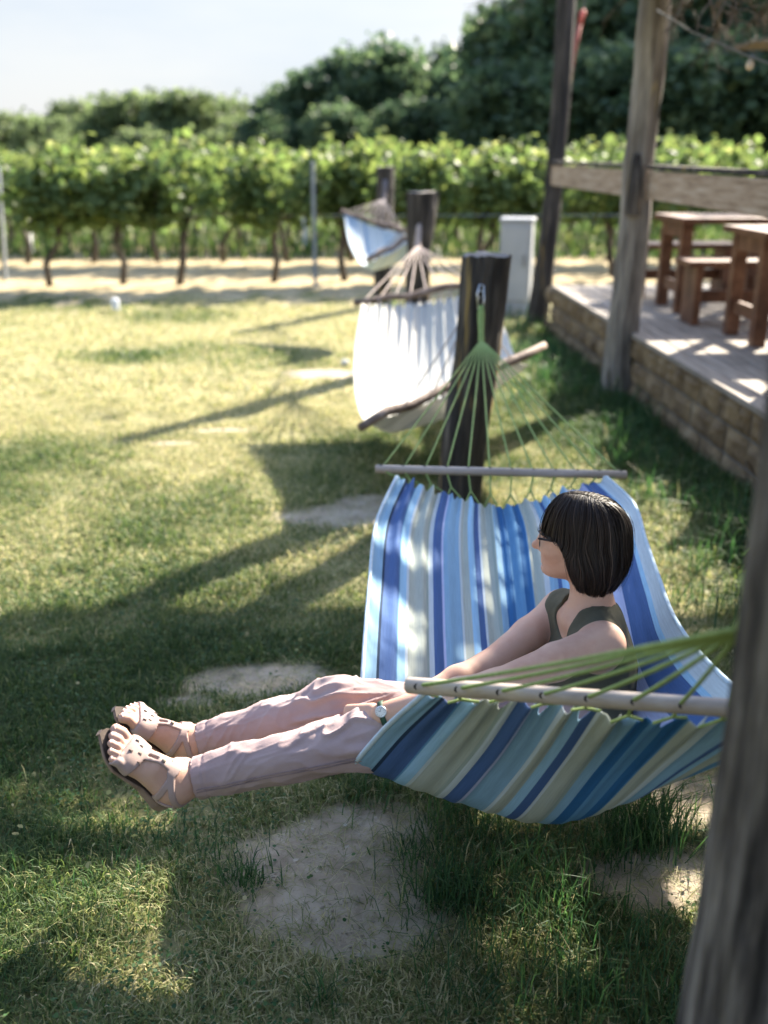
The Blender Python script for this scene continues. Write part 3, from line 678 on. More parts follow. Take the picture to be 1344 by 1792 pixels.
def place_vine(i, x, y, rz, sc, label, group):
    o = protos[i]
    if i in used: o = copy_tree(o)
    used.add(i); o.location = (x, y, 0); o.rotation_euler = (0, 0, rz); o.scale = (sc, sc, sc*(.97 if sc > 1 else 1.0))
    tag(o, label, 'grapevine', group)
r = np.random.default_rng(5)
front = [-72, 88, 214, 312, 478, 605, 720, 838, 950, 1075, 1195, 1320, 1440]
names = ['first', 'second', 'third', 'fourth', 'fifth', 'sixth', 'seventh', 'eighth', 'ninth', 'tenth', 'eleventh', 'twelfth', 'thirteenth']
for k, px in enumerate(front):
    y = 13.9+.0009*(px-90)*1.2; x = (px-672)/FPX*(y*cp+CAMH*sp)
    vis = k-1
    lab = 'grapevine with dark trunk in the front vineyard row, %s from the left' % names[vis] if 0 <= vis <= 11 else 'leafy grapevine ending the front row outside the picture'
    place_vine(k % 6, x, y, r.choice([0, math.pi])+r.normal(0, .08), r.uniform(.97, 1.07), lab, 'grapevines in the front row')
for row, (yy, off) in enumerate(((16.9, .3), (19.6, .75), (22.3, .1))):
    for k in range(15):
        x = -7.3+off+k*1.08+row*-.6; 
        place_vine(int(r.integers(0, 6)), x, yy+.05*k, r.choice([0, math.pi])+r.normal(0, .1), r.uniform(.95, 1.08), ['grapevine in the second row seen between the front trunks', 'grapevine in the third row mostly hidden by the second', 'grapevine in the rearmost row with only its top showing'][row], 'grapevines in the %s row' % ['second', 'third', 'rearmost'][row])
# more foliage on the right, behind the rail
# vineyard posts
for px, py, h, lab in ((8, 490, 1.55, 'pale leaning vineyard stake at the left picture edge'), (552, 505, 1.62, 'pale zinc vineyard stake right of the middle front vines')):
    g = G(px, py); mb = MB(); lx = .1 if px < 100 else 0
    mb.bar(g+V3(0, 0, -.1), g+V3(lx, 0, h), .05, .035, up=(0, 1, 0)); mb.bar(g+V3(.02, .02, -.1), g+V3(lx+.02, .02, h-.02), .012, .05, up=(0, 1, 0))
    o = mb.build('vineyard_stake', M['zinc'], None, bevel=.003); tag(o, lab, 'stake', 'vineyard stakes')
for px, py, lab in ((55, 452, 'short pale stake deeper in the vineyard near the left edge'), (535, 440, 'short pale stake deeper in the vineyard beside the zinc stake')):
    g = G(px, py); mb = MB(); mb.bar(g+V3(0, 0, -.1), g+V3(0, 0, .9), .09, .07, up=(0, 1, 0)); mb.bar(g+V3(0, 0, .9), g+V3(0, 0, .93), .05, .04, up=(0, 1, 0)); o = mb.build('vineyard_stake', M['white'], None, bevel=.006); tag(o, lab, 'stake', 'vineyard stakes')
# trellis wires
wire = MB()
for yy in (14.0, 16.5):
    for z in (.93,): wire.tube([(-8, yy-.8*.0, z), (0, yy, z-.01), (8, yy+.1, z)], .003, 5)
tag(wire.build('trellis_wire', M['steel']), 'thin trellis wires running along the vineyard rows', 'wire')

def tree(seed, H, Wd, m, leaf, n_cl, per, trunk_h):
    r = np.random.default_rng(seed)
    root = bpy.data.objects.new('tree', None); C.objects.link(root)
    lobes = []
    for k in range(11):
        a = r.uniform(0, 2*math.pi); q = r.uniform(0, 1)**.6; z = r.uniform(trunk_h*.7, H*.82)
        prof = math.sin(min(1, max(.0, (z-trunk_h*.4)/(H-trunk_h*.4)))*math.pi*.85+.35)
        lobes.append((math.cos(a)*Wd*.36*q*prof, math.sin(a)*Wd*.36*q*prof, z, r.uniform(.17, .27)*Wd))
    lobes.append((r.normal(0, .05)*Wd, 0, H*.84, .2*Wd)); lobes.append((0, 0, H*.5, .34*Wd))
    cs = []; 
    for k in range(n_cl):
        lx, ly, lz, lr = lobes[r.integers(len(lobes))]; d = r.normal(0, 1, 3); d /= np.linalg.norm(d); d[2] = d[2]*.8+.1
        cs.append(np.array((lx, ly, lz))+d*lr*r.uniform(.55, 1.08))
    cs = np.array(cs); cs = cs[cs[:, 2] > trunk_h*.45]
    cen = np.repeat(cs, per, 0); n = len(cen); cen = cen+r.normal(0, .05*Wd*.9, (n, 3))*np.array((1, 1, .7))
    V_, F_ = leaf_shape(n, cen, r.uniform(.6, 1.3, n)*leaf, r)
    tone = np.clip(np.repeat(r.uniform(.05, .75, len(cs)), per)+r.normal(0, .15, n), 0, 1)
    mesh_np('crown', V_, F_, m, False, root, attr={'tone': np.repeat(tone, 6)})
    mb = MB(); mb.tube([(0, 0, -.2), (.05, 0, trunk_h*.5), (0, .05, trunk_h), (.05, 0, H*.75)], [.05*Wd*.7, .042*Wd*.7, .035*Wd*.7, .01*Wd], 9)
    for lx, ly, lz, lr in lobes[:8]: mb.tube([(0, 0, trunk_h*.8), (lx*.5, ly*.5, (trunk_h*.8+lz)/2+.1), (lx, ly, lz)], [.022*Wd, .013*Wd, .005*Wd], 6)
    mb.build('trunk', M['trunk'], root, True)
    return root
tp = [tree(300+k, 8.0, 7.5, M['tree_leaf'], .34, 520, 26, 2.0) for k in range(3)]
bp = [tree(320+k, 4.6, 5.4, M['bush_leaf'], .24, 380, 22, .8) for k in range(2)]
tused = set()
def place_tree(pro, i, x, y, H0, H, rz, wide, label, group, name):
    o = pro[i]; key = (id(pro), i)
    if key in tused: o = copy_tree(o)
    tused.add(key); s = H/H0; o.name = name
    o.location = (x, y, 0); o.rotation_euler = (0, 0, rz); o.scale = (s*wide, s*wide, s); tag(o, label, 'tree', group)
r = np.random.default_rng(6)
def atx(px, D): return (px-672)/FPX*(D*cp+CAMH*sp)
def topz(py, D):
    v = (896-py)/FPX; return CAMH+D*(v*cp-sp)/(cp+v*sp)
low = [(-60, 205, 66), (30, 198, 60), (92, 205, 56), (150, 178, 68), (222, 166, 64), (285, 178, 70), (330, 160, 62), (395, 172, 66), (440, 205, 60), (262, 225, 52), (380, 228, 52)]
for k, (px, py, D) in enumerate(low):
    place_tree(bp, k % 2, atx(px, D), D, 4.6, topz(py, D)-.12, r.uniform(0, 6.28), 1.15, 'low olive green tree %s on the left skyline' % ['cut by the left picture edge', 'just inside the left edge', 'lower and bushy, second inside the left edge', 'rounded, left of the tallest left tree', 'with the pointed top', 'in the dip between two taller ones', 'tallest and widest', 'right of the tallest one', 'next to the dark wood', 'small, in front of the pointed one', 'small, in front of the dark wood end'][k], 'low trees on the left skyline', 'tree')
mid = [(500, 175, 58), (555, 136, 56), (620, 112, 58), (690, 90, 55), (765, 98, 58), (830, 124, 54), (872, 78, 50), (470, 215, 52), (590, 205, 48), (720, 195, 46), (820, 190, 46)]
for k, (px, py, D) in enumerate(mid):
    place_tree(tp, k % 3, atx(px, D), D, 8.0, topz(py, D)+.5, r.uniform(0, 6.28), 1.0, 'dark broadleaf tree %s of the middle wood' % ['at the sloping left end', 'second from the left end', 'left of the highest crown', 'with the highest rounded crown', 'right of the highest crown', 'in the dip before the right wood', 'rising toward the right wood', 'low at the left foot', 'low in front at the left', 'low in front of the highest crown', 'low in front at the right end'][k], 'trees of the middle wood', 'tree')
right = [(905, 25, 44), (975, -30, 42), (1040, -70, 40), (1110, -90, 40), (1180, -90, 38), (1250, -100, 38), (1320, -110, 37), (1400, -110, 37), (930, 120, 36), (1010, 120, 34), (1090, 100, 34), (1170, 90, 33), (1250, 90, 33), (1330, 80, 32), (1410, 80, 32)]
for k, (px, py, D) in enumerate(right):
    place_tree(tp, (k+1) % 3, atx(px, D), D, 8.0, topz(py, D)+.4, r.uniform(0, 6.28), 1.05 if k < 8 else 1.25, 'shaded dark tree of the right wood, %s' % (['at its left edge against the sky', 'left of the dark roof post', 'between the two roof posts, left one', 'between the two roof posts, right one', 'just right of the grey roof post', 'above the terrace tables', 'above the right terrace table', 'outside the right picture edge'][k] if k < 8 else ['lower, at its left foot', 'lower, behind the dark roof post', 'lower, left of the grey roof post', 'lower, right of the grey roof post', 'lower, above the far table', 'lower, by the right edge', 'lower, outside the right edge'][k-8]), 'trees of the right wood', 'tree')
# grass between and behind the vines
r2 = np.random.default_rng(44); n = 26000; Y = r2.uniform(17.5, 34, n); X = r2.uniform(-1, 1, n)*(Y*.45+1)
blades(n, X, Y, r2.uniform(.12, .4, n), np.full(n, .03), np.clip(r2.normal(.3, .15, n), 0, 1), np.full(n, .6), 45, 'meadow_grass', M['grass'], 'meadow grass behind the vineyard rows')
# ------------------------------------------------------------------ hammocks
def catmull(Pk, tk, t):
    """Pk (n,...) keyed at tk, sampled at t, monotone-ish cubic hermite"""
    Pk = np.asarray(Pk, float); tk = np.asarray(tk, float); t = np.asarray(t, float)
    mshape = (len(tk),)+(1,)*(Pk.ndim-1)
    d = np.gradient(Pk, tk, axis=0)
    i = np.clip(np.searchsorted(tk, t, 'right')-1, 0, len(tk)-2); h = (tk[i+1]-tk[i]); u = (t-tk[i])/h
    sh = (len(t),)+(1,)*(Pk.ndim-1); u = u.reshape(sh); h = h.reshape(sh)
    return (2*u**3-3*u**2+1)*Pk[i]+(u**3-2*u**2+u)*h*d[i]+(-2*u**3+3*u**2)*Pk[i+1]+(u**3-u**2)*h*d[i+1]
def cloth(name, rows, m, parent, ntab=11, notch=.05, fold=.012, nu=300, nv=170, seed=1, drop=(0, 0), hem=True, midfold=.12):
    """rows: (s, L, LB, B, RB, R)"""
    s = [r_[0] for r_ in rows]; K = np.array([[np.array(p, float) for p in r_[1:]] for r_ in rows])
    U = np.linspace(0, 1, nu); e = notch*(np.clip(1-np.abs(((U*ntab) % 1)-.0)*7, 0, 1)**.7+np.clip(1-np.abs(((U*ntab) % 1)-1)*7, 0, 1)**.7)
    e = np.where((U < .4/ntab) | (U > 1-.4/ntab), 0, e)
    V = np.linspace(0, 1, nv)
    S = (e[None]*(1-V[:, None])+(1-e[None])*V[:, None])          # scalloped both ends
    ctrl = catmull(K, s, np.linspace(0, 1, 400))                   # 400,5,3
    tk = np.array([0, .24, .5, .76, 1.]); tt = np.linspace(0, 1, 400)
    full = catmull(np.swapaxes(ctrl, 0, 1), tk, U)                 # nu,400,3
    si = S*399; i0 = np.clip(si.astype(int), 0, 398); f = (si-i0)[..., None]
    ui = np.arange(nu)[None]; Pm = full[ui, i0]*(1-f)+full[ui, i0+1]*f   # nv,nu,3
    du = np.gradient(Pm, axis=1); dv = np.gradient(Pm, axis=0); N = np.cross(du, dv); N /= np.linalg.norm(N, axis=2)[..., None]+1e-9
    if N[..., 2].mean() < 0: N = -N
    end = np.minimum(S, 1-S); amp = np.where(S > .5, np.exp(-(end/.17)), np.exp(-(end/.085)))+midfold*np.where(S > .45, 1, .45)
    uu = np.repeat(U[None], nv, 0); ph = uu*ntab*2*np.pi
    q = np.stack([uu*26, S*2.2, np.full_like(uu, seed)], -1)
    wv = .55*np.cos(ph)+.45*np.cos(ph*2+3*vnoise(q*.35, seed))+1.3*(vnoise(q, seed)-.5)+.7*(vnoise(q*np.array((2.7, 1.6, 1)), seed+4)-.5)
    Pm = Pm+N*(fold*amp*wv)[..., None]
    idx = np.arange(nu*nv).reshape(nv, nu); F_ = np.stack([idx[:-1, :-1], idx[:-1, 1:], idx[1:, 1:], idx[1:, :-1]], -1).reshape(-1, 4)
    uv = np.stack([uu, S], -1).reshape(-1, 2)
    o = mesh_np(name, Pm.reshape(-1, 3), F_, m, True, uv=uv); adopt(o, parent)
    so_ = o.modifiers.new('thick', 'SOLIDIFY'); so_.thickness = .0016; so_.offset = 0
    if hem:
        for q_ in (0, -1):
            mb = MB(); mb.tube(list(Pm[:, q_][::4]), .006, 6); 
            h = mb.build('hem', parent['hem'] if False else hemmat, None, True); adopt(h, parent)
    return o, Pm
hemmat = noisy('hem fabric', [(.3, (.36, .47, .56)), (.7, (.5, .58, .62))], 30, rough=.9)
hemmat2 = noisy('cream hem fabric', [(.3, (.6, .58, .54)), (.7, (.7, .68, .63))], 30, rough=.9)
def fan(root, bar_pts, apex, m, rad, edge_pts=None, sag=.0, nm='rope'):
    for p in bar_pts:
        mid = (p+apex)/2+V3(0, 0, -sag)
        mb = MB(); n_ = 14; pts = [p*(1-t)**2+2*mid*t*(1-t)+apex*t*t for t in np.linspace(0, 1, n_)]; mb.tube(pts, rad, 6); part(mb, nm, m, root, smooth=True)
def along(a, b, n, e=.022):
    return [np.array(a)*(1-t)+np.array(b)*t for t in np.linspace(e, 1-e, n)]

# ---- the blue one
hm = empty('hammock', V3(.42, 2.4, .18), 'blue striped canvas hammock the woman sits in, lime ropes and round wooden spreader bars', 'hammock', 'hammocks')
NBL, NBR = P(712, 1199, 1.86), P(1687, 1268, 1.50)
FBL, FBR = P(657, 820.5, 3.60), P(1096, 831, 3.60)
for a, b, nm in ((NBL, NBR, 'spreader_bar'), (FBL, FBR, 'spreader_bar')):
    mb = MB(); d = unit(b-a); mb.tube([a-d*.001, a+d*.002, a+d*.004, b-d*.004, b-d*.002, b+d*.001], [.012, .0145, .0155, .0155, .0145, .012], 24)
    cam_d = unit(np.array((0, 0, CAMH))-a); upv = np.array((0, 0, 1.))
    for p in along(a, b, 12):
        for ax in ((unit(np.cross(d, np.cross(upv, d))) if a is FBL else unit(np.array((-.05, -1, .45)))),):
            mb.tube([p-ax*.0159, p+ax*.0159], .0058, 10, 1)  # black plug, its colour stands in for the shade inside a bore
    part(mb, nm, [M['bar'], M['hole']], hm, smooth=False)
for o in hm.children:
    o.data.polygons.foreach_set('use_smooth', [len(p.vertices) == 4 for p in o.data.polygons])
AF = V3(.448, 4.63, .985); AN = P(1300, 1098, 1.2)
hookp = V3(.445, 4.70, 1.09)
farpts = [p+V3(0, 0, 0) for p in along(FBL, FBR, 12)]; nearpts = along(NBL, NBR, 12)
knF = V3(.446, 4.56, .90)
fan(hm, farpts, knF, M['rope'], .0036, sag=.0)
fan(hm, nearpts, AN, M['rope'], .0036, sag=.01)
mb = MB(); mb.tube([knF+V3(0, -.03, -.03), knF, knF+V3(0, .02, .03), AF+V3(0, 0, .02), AF+V3(0, .01, .06)], [.009, .015, .013, .017, .012], 10); part(mb, 'knot', M['rope'], hm, smooth=True)
mb = MB(); a_ = AF+V3(0, .02, .06)
mb.tube([a_+V3(-.012, 0, -.02), a_+V3(-.016, .015, .05), a_+V3(-.006, .03, .09), a_+V3(.012, .025, .085), a_+V3(.014, .0, .02), a_+V3(.008, -.005, -.02)], .0045, 8); part(mb, 'carabiner', M['steel'], hm, smooth=True)
hook(posts[1], hookp, (0, -1, 0))
mb = MB(); pn = V3(.53, 1.07, 1.235); mb.tube([AN+(AN-nearpts[6])*-.02, AN, AN*.5+(pn+V3(-.1, -.02, 0))*.5, pn+V3(-.105, .0, .0)], [.008, .011, .010, .009], 10)
mb.tube([AN, AN+V3(.004, 0, -.06), AN+V3(-.002, 0, -.12)], .0035, 5)
part(mb, 'knot', M['rope'], hm, smooth=True)
def mixp(a, b, t): return np.array(a)*(1-t)+np.array(b)*t
def row(s, L_, B_, R_, sl, sr):
    L_, B_, R_ = map(lambda q: np.array(q, float), (L_, B_, R_))
    return (s, L_, mixp(L_, B_, .5)+V3(0, 0, -sl), B_, mixp(B_, R_, .5)+V3(0, 0, -sr), R_)
nl = NBL+V3(.035, .02, -.035); nr = NBR+V3(-.03, .02, -.035); nm_ = (nl+nr)/2+V3(0, .02, -.015)
fl = P(694, 838, 3.57); fr = P(1060, 838, 3.57); fm = P(876, 884, 3.52)
ROWS = [row(0, nl, nm_, nr, -.005, -.005),
        row(.12, (.000, 1.775, .585), (.44, 1.67, .57), (.80, 1.50, .74), .03, .015),
        row(.22, (-.066, 1.850, .452), (.385, 1.80, .345), (.735, 1.70, .685), .02, .05),
        row(.32, (-.064, 1.965, .392), (.375, 1.95, .25), (.70, 1.93, .665), .015, .075),
        row(.43, (-.060, 2.13, .385), (.38, 2.15, .24), (.70, 2.18, .65), .015, .08),
        row(.53, (-.056, 2.285, .455), (.38, 2.36, .305), (.735, 2.45, .64), .025, .06),
        row(.70, (-.045, 2.66, .515), (.39, 2.72, .41), (.78, 2.76, .62), .03, .03),
        row(.87, (-.022, 3.08, .565), (.405, 3.11, .515), (.825, 3.12, .61), .012, .012),
        row(1, fl, fm, fr, .004, .004)]
c1, Pm = cloth('fabric', ROWS, M['cloth1'], hm, ntab=11, notch=.028, fold=.015, seed=3, midfold=.16)
# lacing between bars and cloth tabs
nu = Pm.shape[1]
for pts, rowi in ((farpts, -1), (nearpts, 0)):
    for k, p in enumerate(pts):
        c0 = Pm[rowi, min(nu-1, max(0, int((k-.36)/11*nu)))]; c1_ = Pm[rowi, min(nu-1, max(0, int((k+.36)/11*nu)))]
        kn = p*.42+(c0+c1_)/2*.58+V3(0, 0, -.006)
        mb = MB(); mb.tube([p, kn], .0034, 5)
        if k > 0: mb.tube([kn, c0], .003, 5)
        if k < 11: mb.tube([kn, c1_], .003, 5)
        part(mb, 'rope_loop', M['rope'], hm)

# ---- cream and pale blue ones
def hammock2(name, label, NL, NR, FL, FR, AFp, ANp, rows, m, ropem, seed, loc):
    root = empty(name, loc, label, 'hammock', 'hammocks')
    r = np.random.default_rng(seed)
    for a, b in ((NL, NR), (FL, FR)):
        pts = [a*(1-t)+b*t+(r.normal(0, .014, 3) if 0 < t < 1 else 0) for t in np.linspace(0, 1, 9)]
        mb = MB(); mb.tube(pts, list(r.uniform(.02, .027, 9)), 10)
        for k in (3, 6): mb.tube([pts[k], pts[k]+r.normal(0, .03, 3)], [.014, .007], 6)
        part(mb, 'spreader_branch', M['branch'], root, smooth=True)
    fan(root, along(FL, FR, 9, .06), AFp, ropem, .0048)
    fan(root, along(NL, NR, 5, .2), ANp, ropem, .0035)
    mb = MB(); mb.tube([AFp+V3(0, -.03, -.03), AFp, AFp+V3(.01, .06, .1), AFp+V3(.015, .1, .2)], [.022, .028, .024, .03], 10); part(mb, 'knot', ropem, root, smooth=True)
    o, Pm = cloth('fabric', rows, m, root, ntab=12, notch=.03, fold=.010, nu=200, nv=90, seed=seed, hem=False, midfold=.3)
    nu = Pm.shape[1]
    for a, b, ri in ((NL, NR, 0), (FL, FR, -1)):
        for k in range(12):
            c_ = Pm[ri, int((k+.5)/12*nu)]; p = a+(b-a)*(.07+.86*(k+.5)/12); mb = MB(); mb.tube([p, c_], .005, 5); part(mb, 'rope_loop', ropem, root)
    return root
F2L, F2R = P(620, 530, 6.75), P(868, 492, 6.95); N2L, N2R = P(631, 748, 4.75), P(953, 604, 5.6)
f2l, f2r = P(632, 534, 6.72), P(850, 506, 6.88); n2l, n2r = P(658, 737, 4.85), P(905, 632, 5.52)
R2 = [row(0, n2l, (n2l+n2r)/2+V3(0, .02, -.02), n2r, 0, 0), row(.22, P(636, 735, 5.15), P(705, 752, 5.25), P(925, 640, 5.7), .03, .06), row(.45, P(622, 690, 5.6), P(730, 730, 5.8), P(905, 630, 6.1), .03, .07), row(.72, P(620, 615, 6.15), P(735, 655, 6.35), P(885, 580, 6.5), .015, .03), row(1, f2l, (f2l+f2r)/2+V3(0, 0, -.03), f2r, .005, .005)]
hammock2('hammock', 'cream cotton hammock with rough branch spreaders hanging between the two middle posts', N2L, N2R, F2L, F2R, V3(.272, 8.33, 1.0), V3(.43, 4.95, 1.0), R2, M['cloth2'], M['rope_tan'], 11, V3(.3, 6.2, .3))
F3L, F3R = P(598, 369, 10.5), P(712, 406, 10.1); N3L, N3R = P(640, 456, 9.25), P(745, 398, 9.5)
R3 = [row(0, P(648, 458, 9.3), P(690, 440, 9.35), P(735, 410, 9.5), 0, 0), row(.3, P(634, 464, 9.5), P(668, 470, 9.6), P(738, 428, 9.7), .03, .04), row(.6, P(613, 432, 9.9), P(662, 452, 9.9), P(725, 430, 9.9), .03, .03), row(1, P(602, 374, 10.48), P(655, 396, 10.28), P(707, 409, 10.1), .0, .0)]
hammock2('hammock', 'pale blue washed hammock hanging from the farthest post', N3L, N3R, F3L, F3R, V3(.0, 11.87, 1.22), V3(.28, 8.62, 1.22), R3, M['cloth3'], M['rope_dark'], 13, V3(.1, 10.1, .4))

# ------------------------------------------------------------------ the person: a distance field polygonised to one surface
class Field:
    def __init__(s, lo, hi, h):
        s.lo = np.array(lo, float); s.h = h; s.n = np.ceil((np.array(hi)-s.lo)/h).astype(int)+1
        s.v = np.full(s.n, .08, np.float32)
    def sub(s, lo, hi, pad):
        a = np.clip(np.floor((np.array(lo)-pad-s.lo)/s.h).astype(int), 0, s.n); b = np.clip(np.ceil((np.array(hi)+pad-s.lo)/s.h).astype(int)+1, 0, s.n)
        sl = tuple(slice(int(x), int(y)) for x, y in zip(a, b))
        ax = [(np.arange(x, y)*s.h+l).astype(np.float32) for x, y, l in zip(a, b, s.lo)]
        return sl, np.meshgrid(*ax, indexing='ij')
    def put(s, sl, d, k, op='u'):
        v = s.v[sl]
        if op == 'u':
            if k > 0: hh = np.clip(.5+.5*(v-d)/k, 0, 1); s.v[sl] = v*(1-hh)+d*hh-k*hh*(1-hh)
            else: s.v[sl] = np.minimum(v, d)
        elif op == 's':                                             # subtract d
            if k > 0: hh = np.clip(.5-.5*(v+d)/k, 0, 1); s.v[sl] = v*(1-hh)-d*hh+k*hh*(1-hh)
            else: s.v[sl] = np.maximum(v, -d)
    def cone(s, a, b, ra, rb, k=.02, op='u', grow=0):
        a = np.array(a, float); b = np.array(b, float); ra += grow; rb += grow; R = max(ra, rb)
        sl, (X, Y, Z) = s.sub(np.minimum(a, b)-R, np.maximum(a, b)+R, k+.02)
        if X.size == 0: return
        ba = b-a; l2 = ba@ba
        t = np.clip(((X-a[0])*ba[0]+(Y-a[1])*ba[1]+(Z-a[2])*ba[2])/l2, 0, 1)
        d = np.sqrt((X-a[0]-ba[0]*t)**2+(Y-a[1]-ba[1]*t)**2+(Z-a[2]-ba[2]*t)**2)-(ra+(rb-ra)*t)
        s.put(sl, d, k, op)
    def ell(s, c, r, R=None, k=.02, op='u', grow=0):
        c = np.array(c, float); r = np.array(r, float)+grow; R = np.eye(3) if R is None else np.array(R)   # columns = axes
        e = np.abs(R)@r
        sl, (X, Y, Z) = s.sub(c-e, c+e, k+.02)
        if X.size == 0: return
        x, y, z = X-c[0], Y-c[1], Z-c[2]
        q = [(x*R[0, i]+y*R[1, i]+z*R[2, i]) for i in range(3)]
        k0 = np.sqrt(sum((q[i]/r[i])**2 for i in range(3))); k1 = np.sqrt(sum((q[i]/r[i]**2)**2 for i in range(3)))+1e-9
        s.put(sl, k0*(k0-1)/k1, k, op)
    def mesh(s, iters=2):
        v = s.v; neg = v < 0
        c = [neg[i:neg.shape[0]-1+i, j:neg.shape[1]-1+j, k:neg.shape[2]-1+k] for i in (0, 1) for j in (0, 1) for k in (0, 1)]
        sm_ = sum(x.astype(np.int8) for x in c); act = (sm_ > 0) & (sm_ < 8)
        I = np.argwhere(act); id_ = np.full(act.shape, -1, np.int64); id_[act] = np.arange(len(I))
        acc = np.zeros((len(I), 3)); cnt = np.zeros(len(I))
        cor = [(i, j, k) for i in (0, 1) for j in (0, 1) for k in (0, 1)]
        for a in cor:
            for ax in range(3):
                if a[ax] == 0:
                    b = list(a); b[ax] = 1
                    va = v[I[:, 0]+a[0], I[:, 1]+a[1], I[:, 2]+a[2]]; vb = v[I[:, 0]+b[0], I[:, 1]+b[1], I[:, 2]+b[2]]
                    m_ = (va < 0) != (vb < 0); t = np.where(m_, va/(va-vb+1e-12), 0)
                    p = np.repeat(np.array(a, float)[None], len(I), 0); p[:, ax] = t
                    acc[m_] += p[m_]; cnt += m_
        V_ = (I+acc/cnt[:, None])*s.h+s.lo
        Q = []
        for ax in range(3):
            o1, o2 = (ax+1) % 3, (ax+2) % 3
            sl0 = [slice(1, -1)]*3; sl0[ax] = slice(0, -1); sl1 = [slice(1, -1)]*3; sl1[ax] = slice(1, None)
            A = neg[tuple(sl0)]; B = neg[tuple(sl1)]
            for flip, m_ in ((False, A & ~B), (True, ~A & B)):
                e = np.argwhere(m_)
                if not len(e): continue
                off = np.ones(3, int); off[ax] = 0; e = e+off
                def cell(d1, d2):
                    q = e.copy(); q[:, o1] -= d1; q[:, o2] -= d2; return id_[q[:, 0], q[:, 1], q[:, 2]]
                q4 = np.stack([cell(1, 1), cell(0, 1), cell(0, 0), cell(1, 0)], -1)
                Q.append(q4[:, ::-1] if flip else q4)
        Q = np.concatenate(Q); Q = Q[(Q >= 0).all(1)]
        for it in range(iters):
            a = np.zeros_like(V_); n_ = np.zeros(len(V_))
            for i in range(4):
                np.add.at(a, Q[:, i], V_[Q[:, (i+1) % 4]]+V_[Q[:, (i+3) % 4]]); np.add.at(n_, Q[:, i], 2)
            V_ = V_*.5+.5*a/np.maximum(n_, 1)[:, None]
        return V_, Q
def normals(V_, Q):
    n = np.cross(V_[Q[:, 2]]-V_[Q[:, 0]], V_[Q[:, 3]]-V_[Q[:, 1]]); N = np.zeros_like(V_)
    for i in range(4): np.add.at(N, Q[:, i], n)
    return N/(np.linalg.norm(N, axis=1)[:, None]+1e-12)

# joints (world metres)
hipN, hipF = V3(.41, 1.96, .365), V3(.41, 2.15, .365)
kneeN, kneeF = P(650, 1290, 2.2), P(598, 1234, 2.38)
ankN, ankF = P(326, 1364, 2.2), P(340, 1299, 2.42)
shN, shF = P(1054, 1126, 2.27), P(984, 1066, 2.52)
elN, elF = P(868, 1200, 2.13), P(850, 1168, 2.42)
wrN, wrF = P(668, 1249, 2.16), P(690, 1245, 2.30)
pel = (hipN+hipF)/2+V3(.02, 0, .03)
waist = V3(.485, 2.07, .43)
chest = (shN+shF)/2+V3(.028, .0, -.115)
nb = (shN+shF)/2+V3(.026, .012, .035)
spine = unit(nb-waist); side = unit(shN-shF); side = unit(side-spine*(side@spine)); fwd = unit(np.cross(spine, side))
if fwd[0] > 0: fwd = -fwd
RTor = np.array([fwd, side, spine]).T
# head frame
HF = unit((-.93, .36, -.02)); HU = unit(V3(.04, -.02, 1)-HF*(V3(.04, -.02, 1)@HF)); HS = np.cross(HU, HF)     # HS: her left (towards the camera)
HC = P(1011, 945, 2.36)
RH = np.array([HF, HS, HU]).T
HSC = .865
def Hd(f, s_, u): return HC+(HF*f+HS*s_+HU*u)*HSC
def torso(Fd, g=0, k=.05):
    Fd.ell(pel, (.105, .165, .10), None, k, grow=g)
    Fd.ell(waist, (.088, .122, .11), RTor, k, grow=g)
    Fd.ell(chest+fwd*.0, (.098, .142, .15), RTor, k, grow=g)
    for s_ in (-1, 1): Fd.ell(chest+fwd*.075+side*.068*s_-spine*.02, (.052, .058, .058), RTor, .035, grow=g)
    for sh, s_ in ((shN, 1), (shF, -1)): Fd.cone(nb-spine*.028, sh-side*.02*s_-spine*.012, .05, .045, .04, grow=g)
def arms(Fd, g=0):
    for sh, el, wr in ((shN, elN, wrN), (shF, elF, wrF)):
        Fd.ell(sh-spine*.005, (.05, .05, .052), None, .03, grow=g)
        m1 = sh*.55+el*.45
        Fd.cone(sh, m1, .046, .041, .02, grow=g); Fd.cone(m1, el, .041, .034, .015, grow=g)
        m2 = el*.68+wr*.32
        Fd.cone(el, m2, .035, .036, .015, grow=g); Fd.cone(m2, wr, .036, .0235, .015, grow=g)
body = Field((-.72, 1.68, .2), (.70, 2.46, .99), .0035)
torso(body); arms(body)
body.cone(nb-spine*.02, Hd(-.038, 0, -.055), .054, .047, .03)
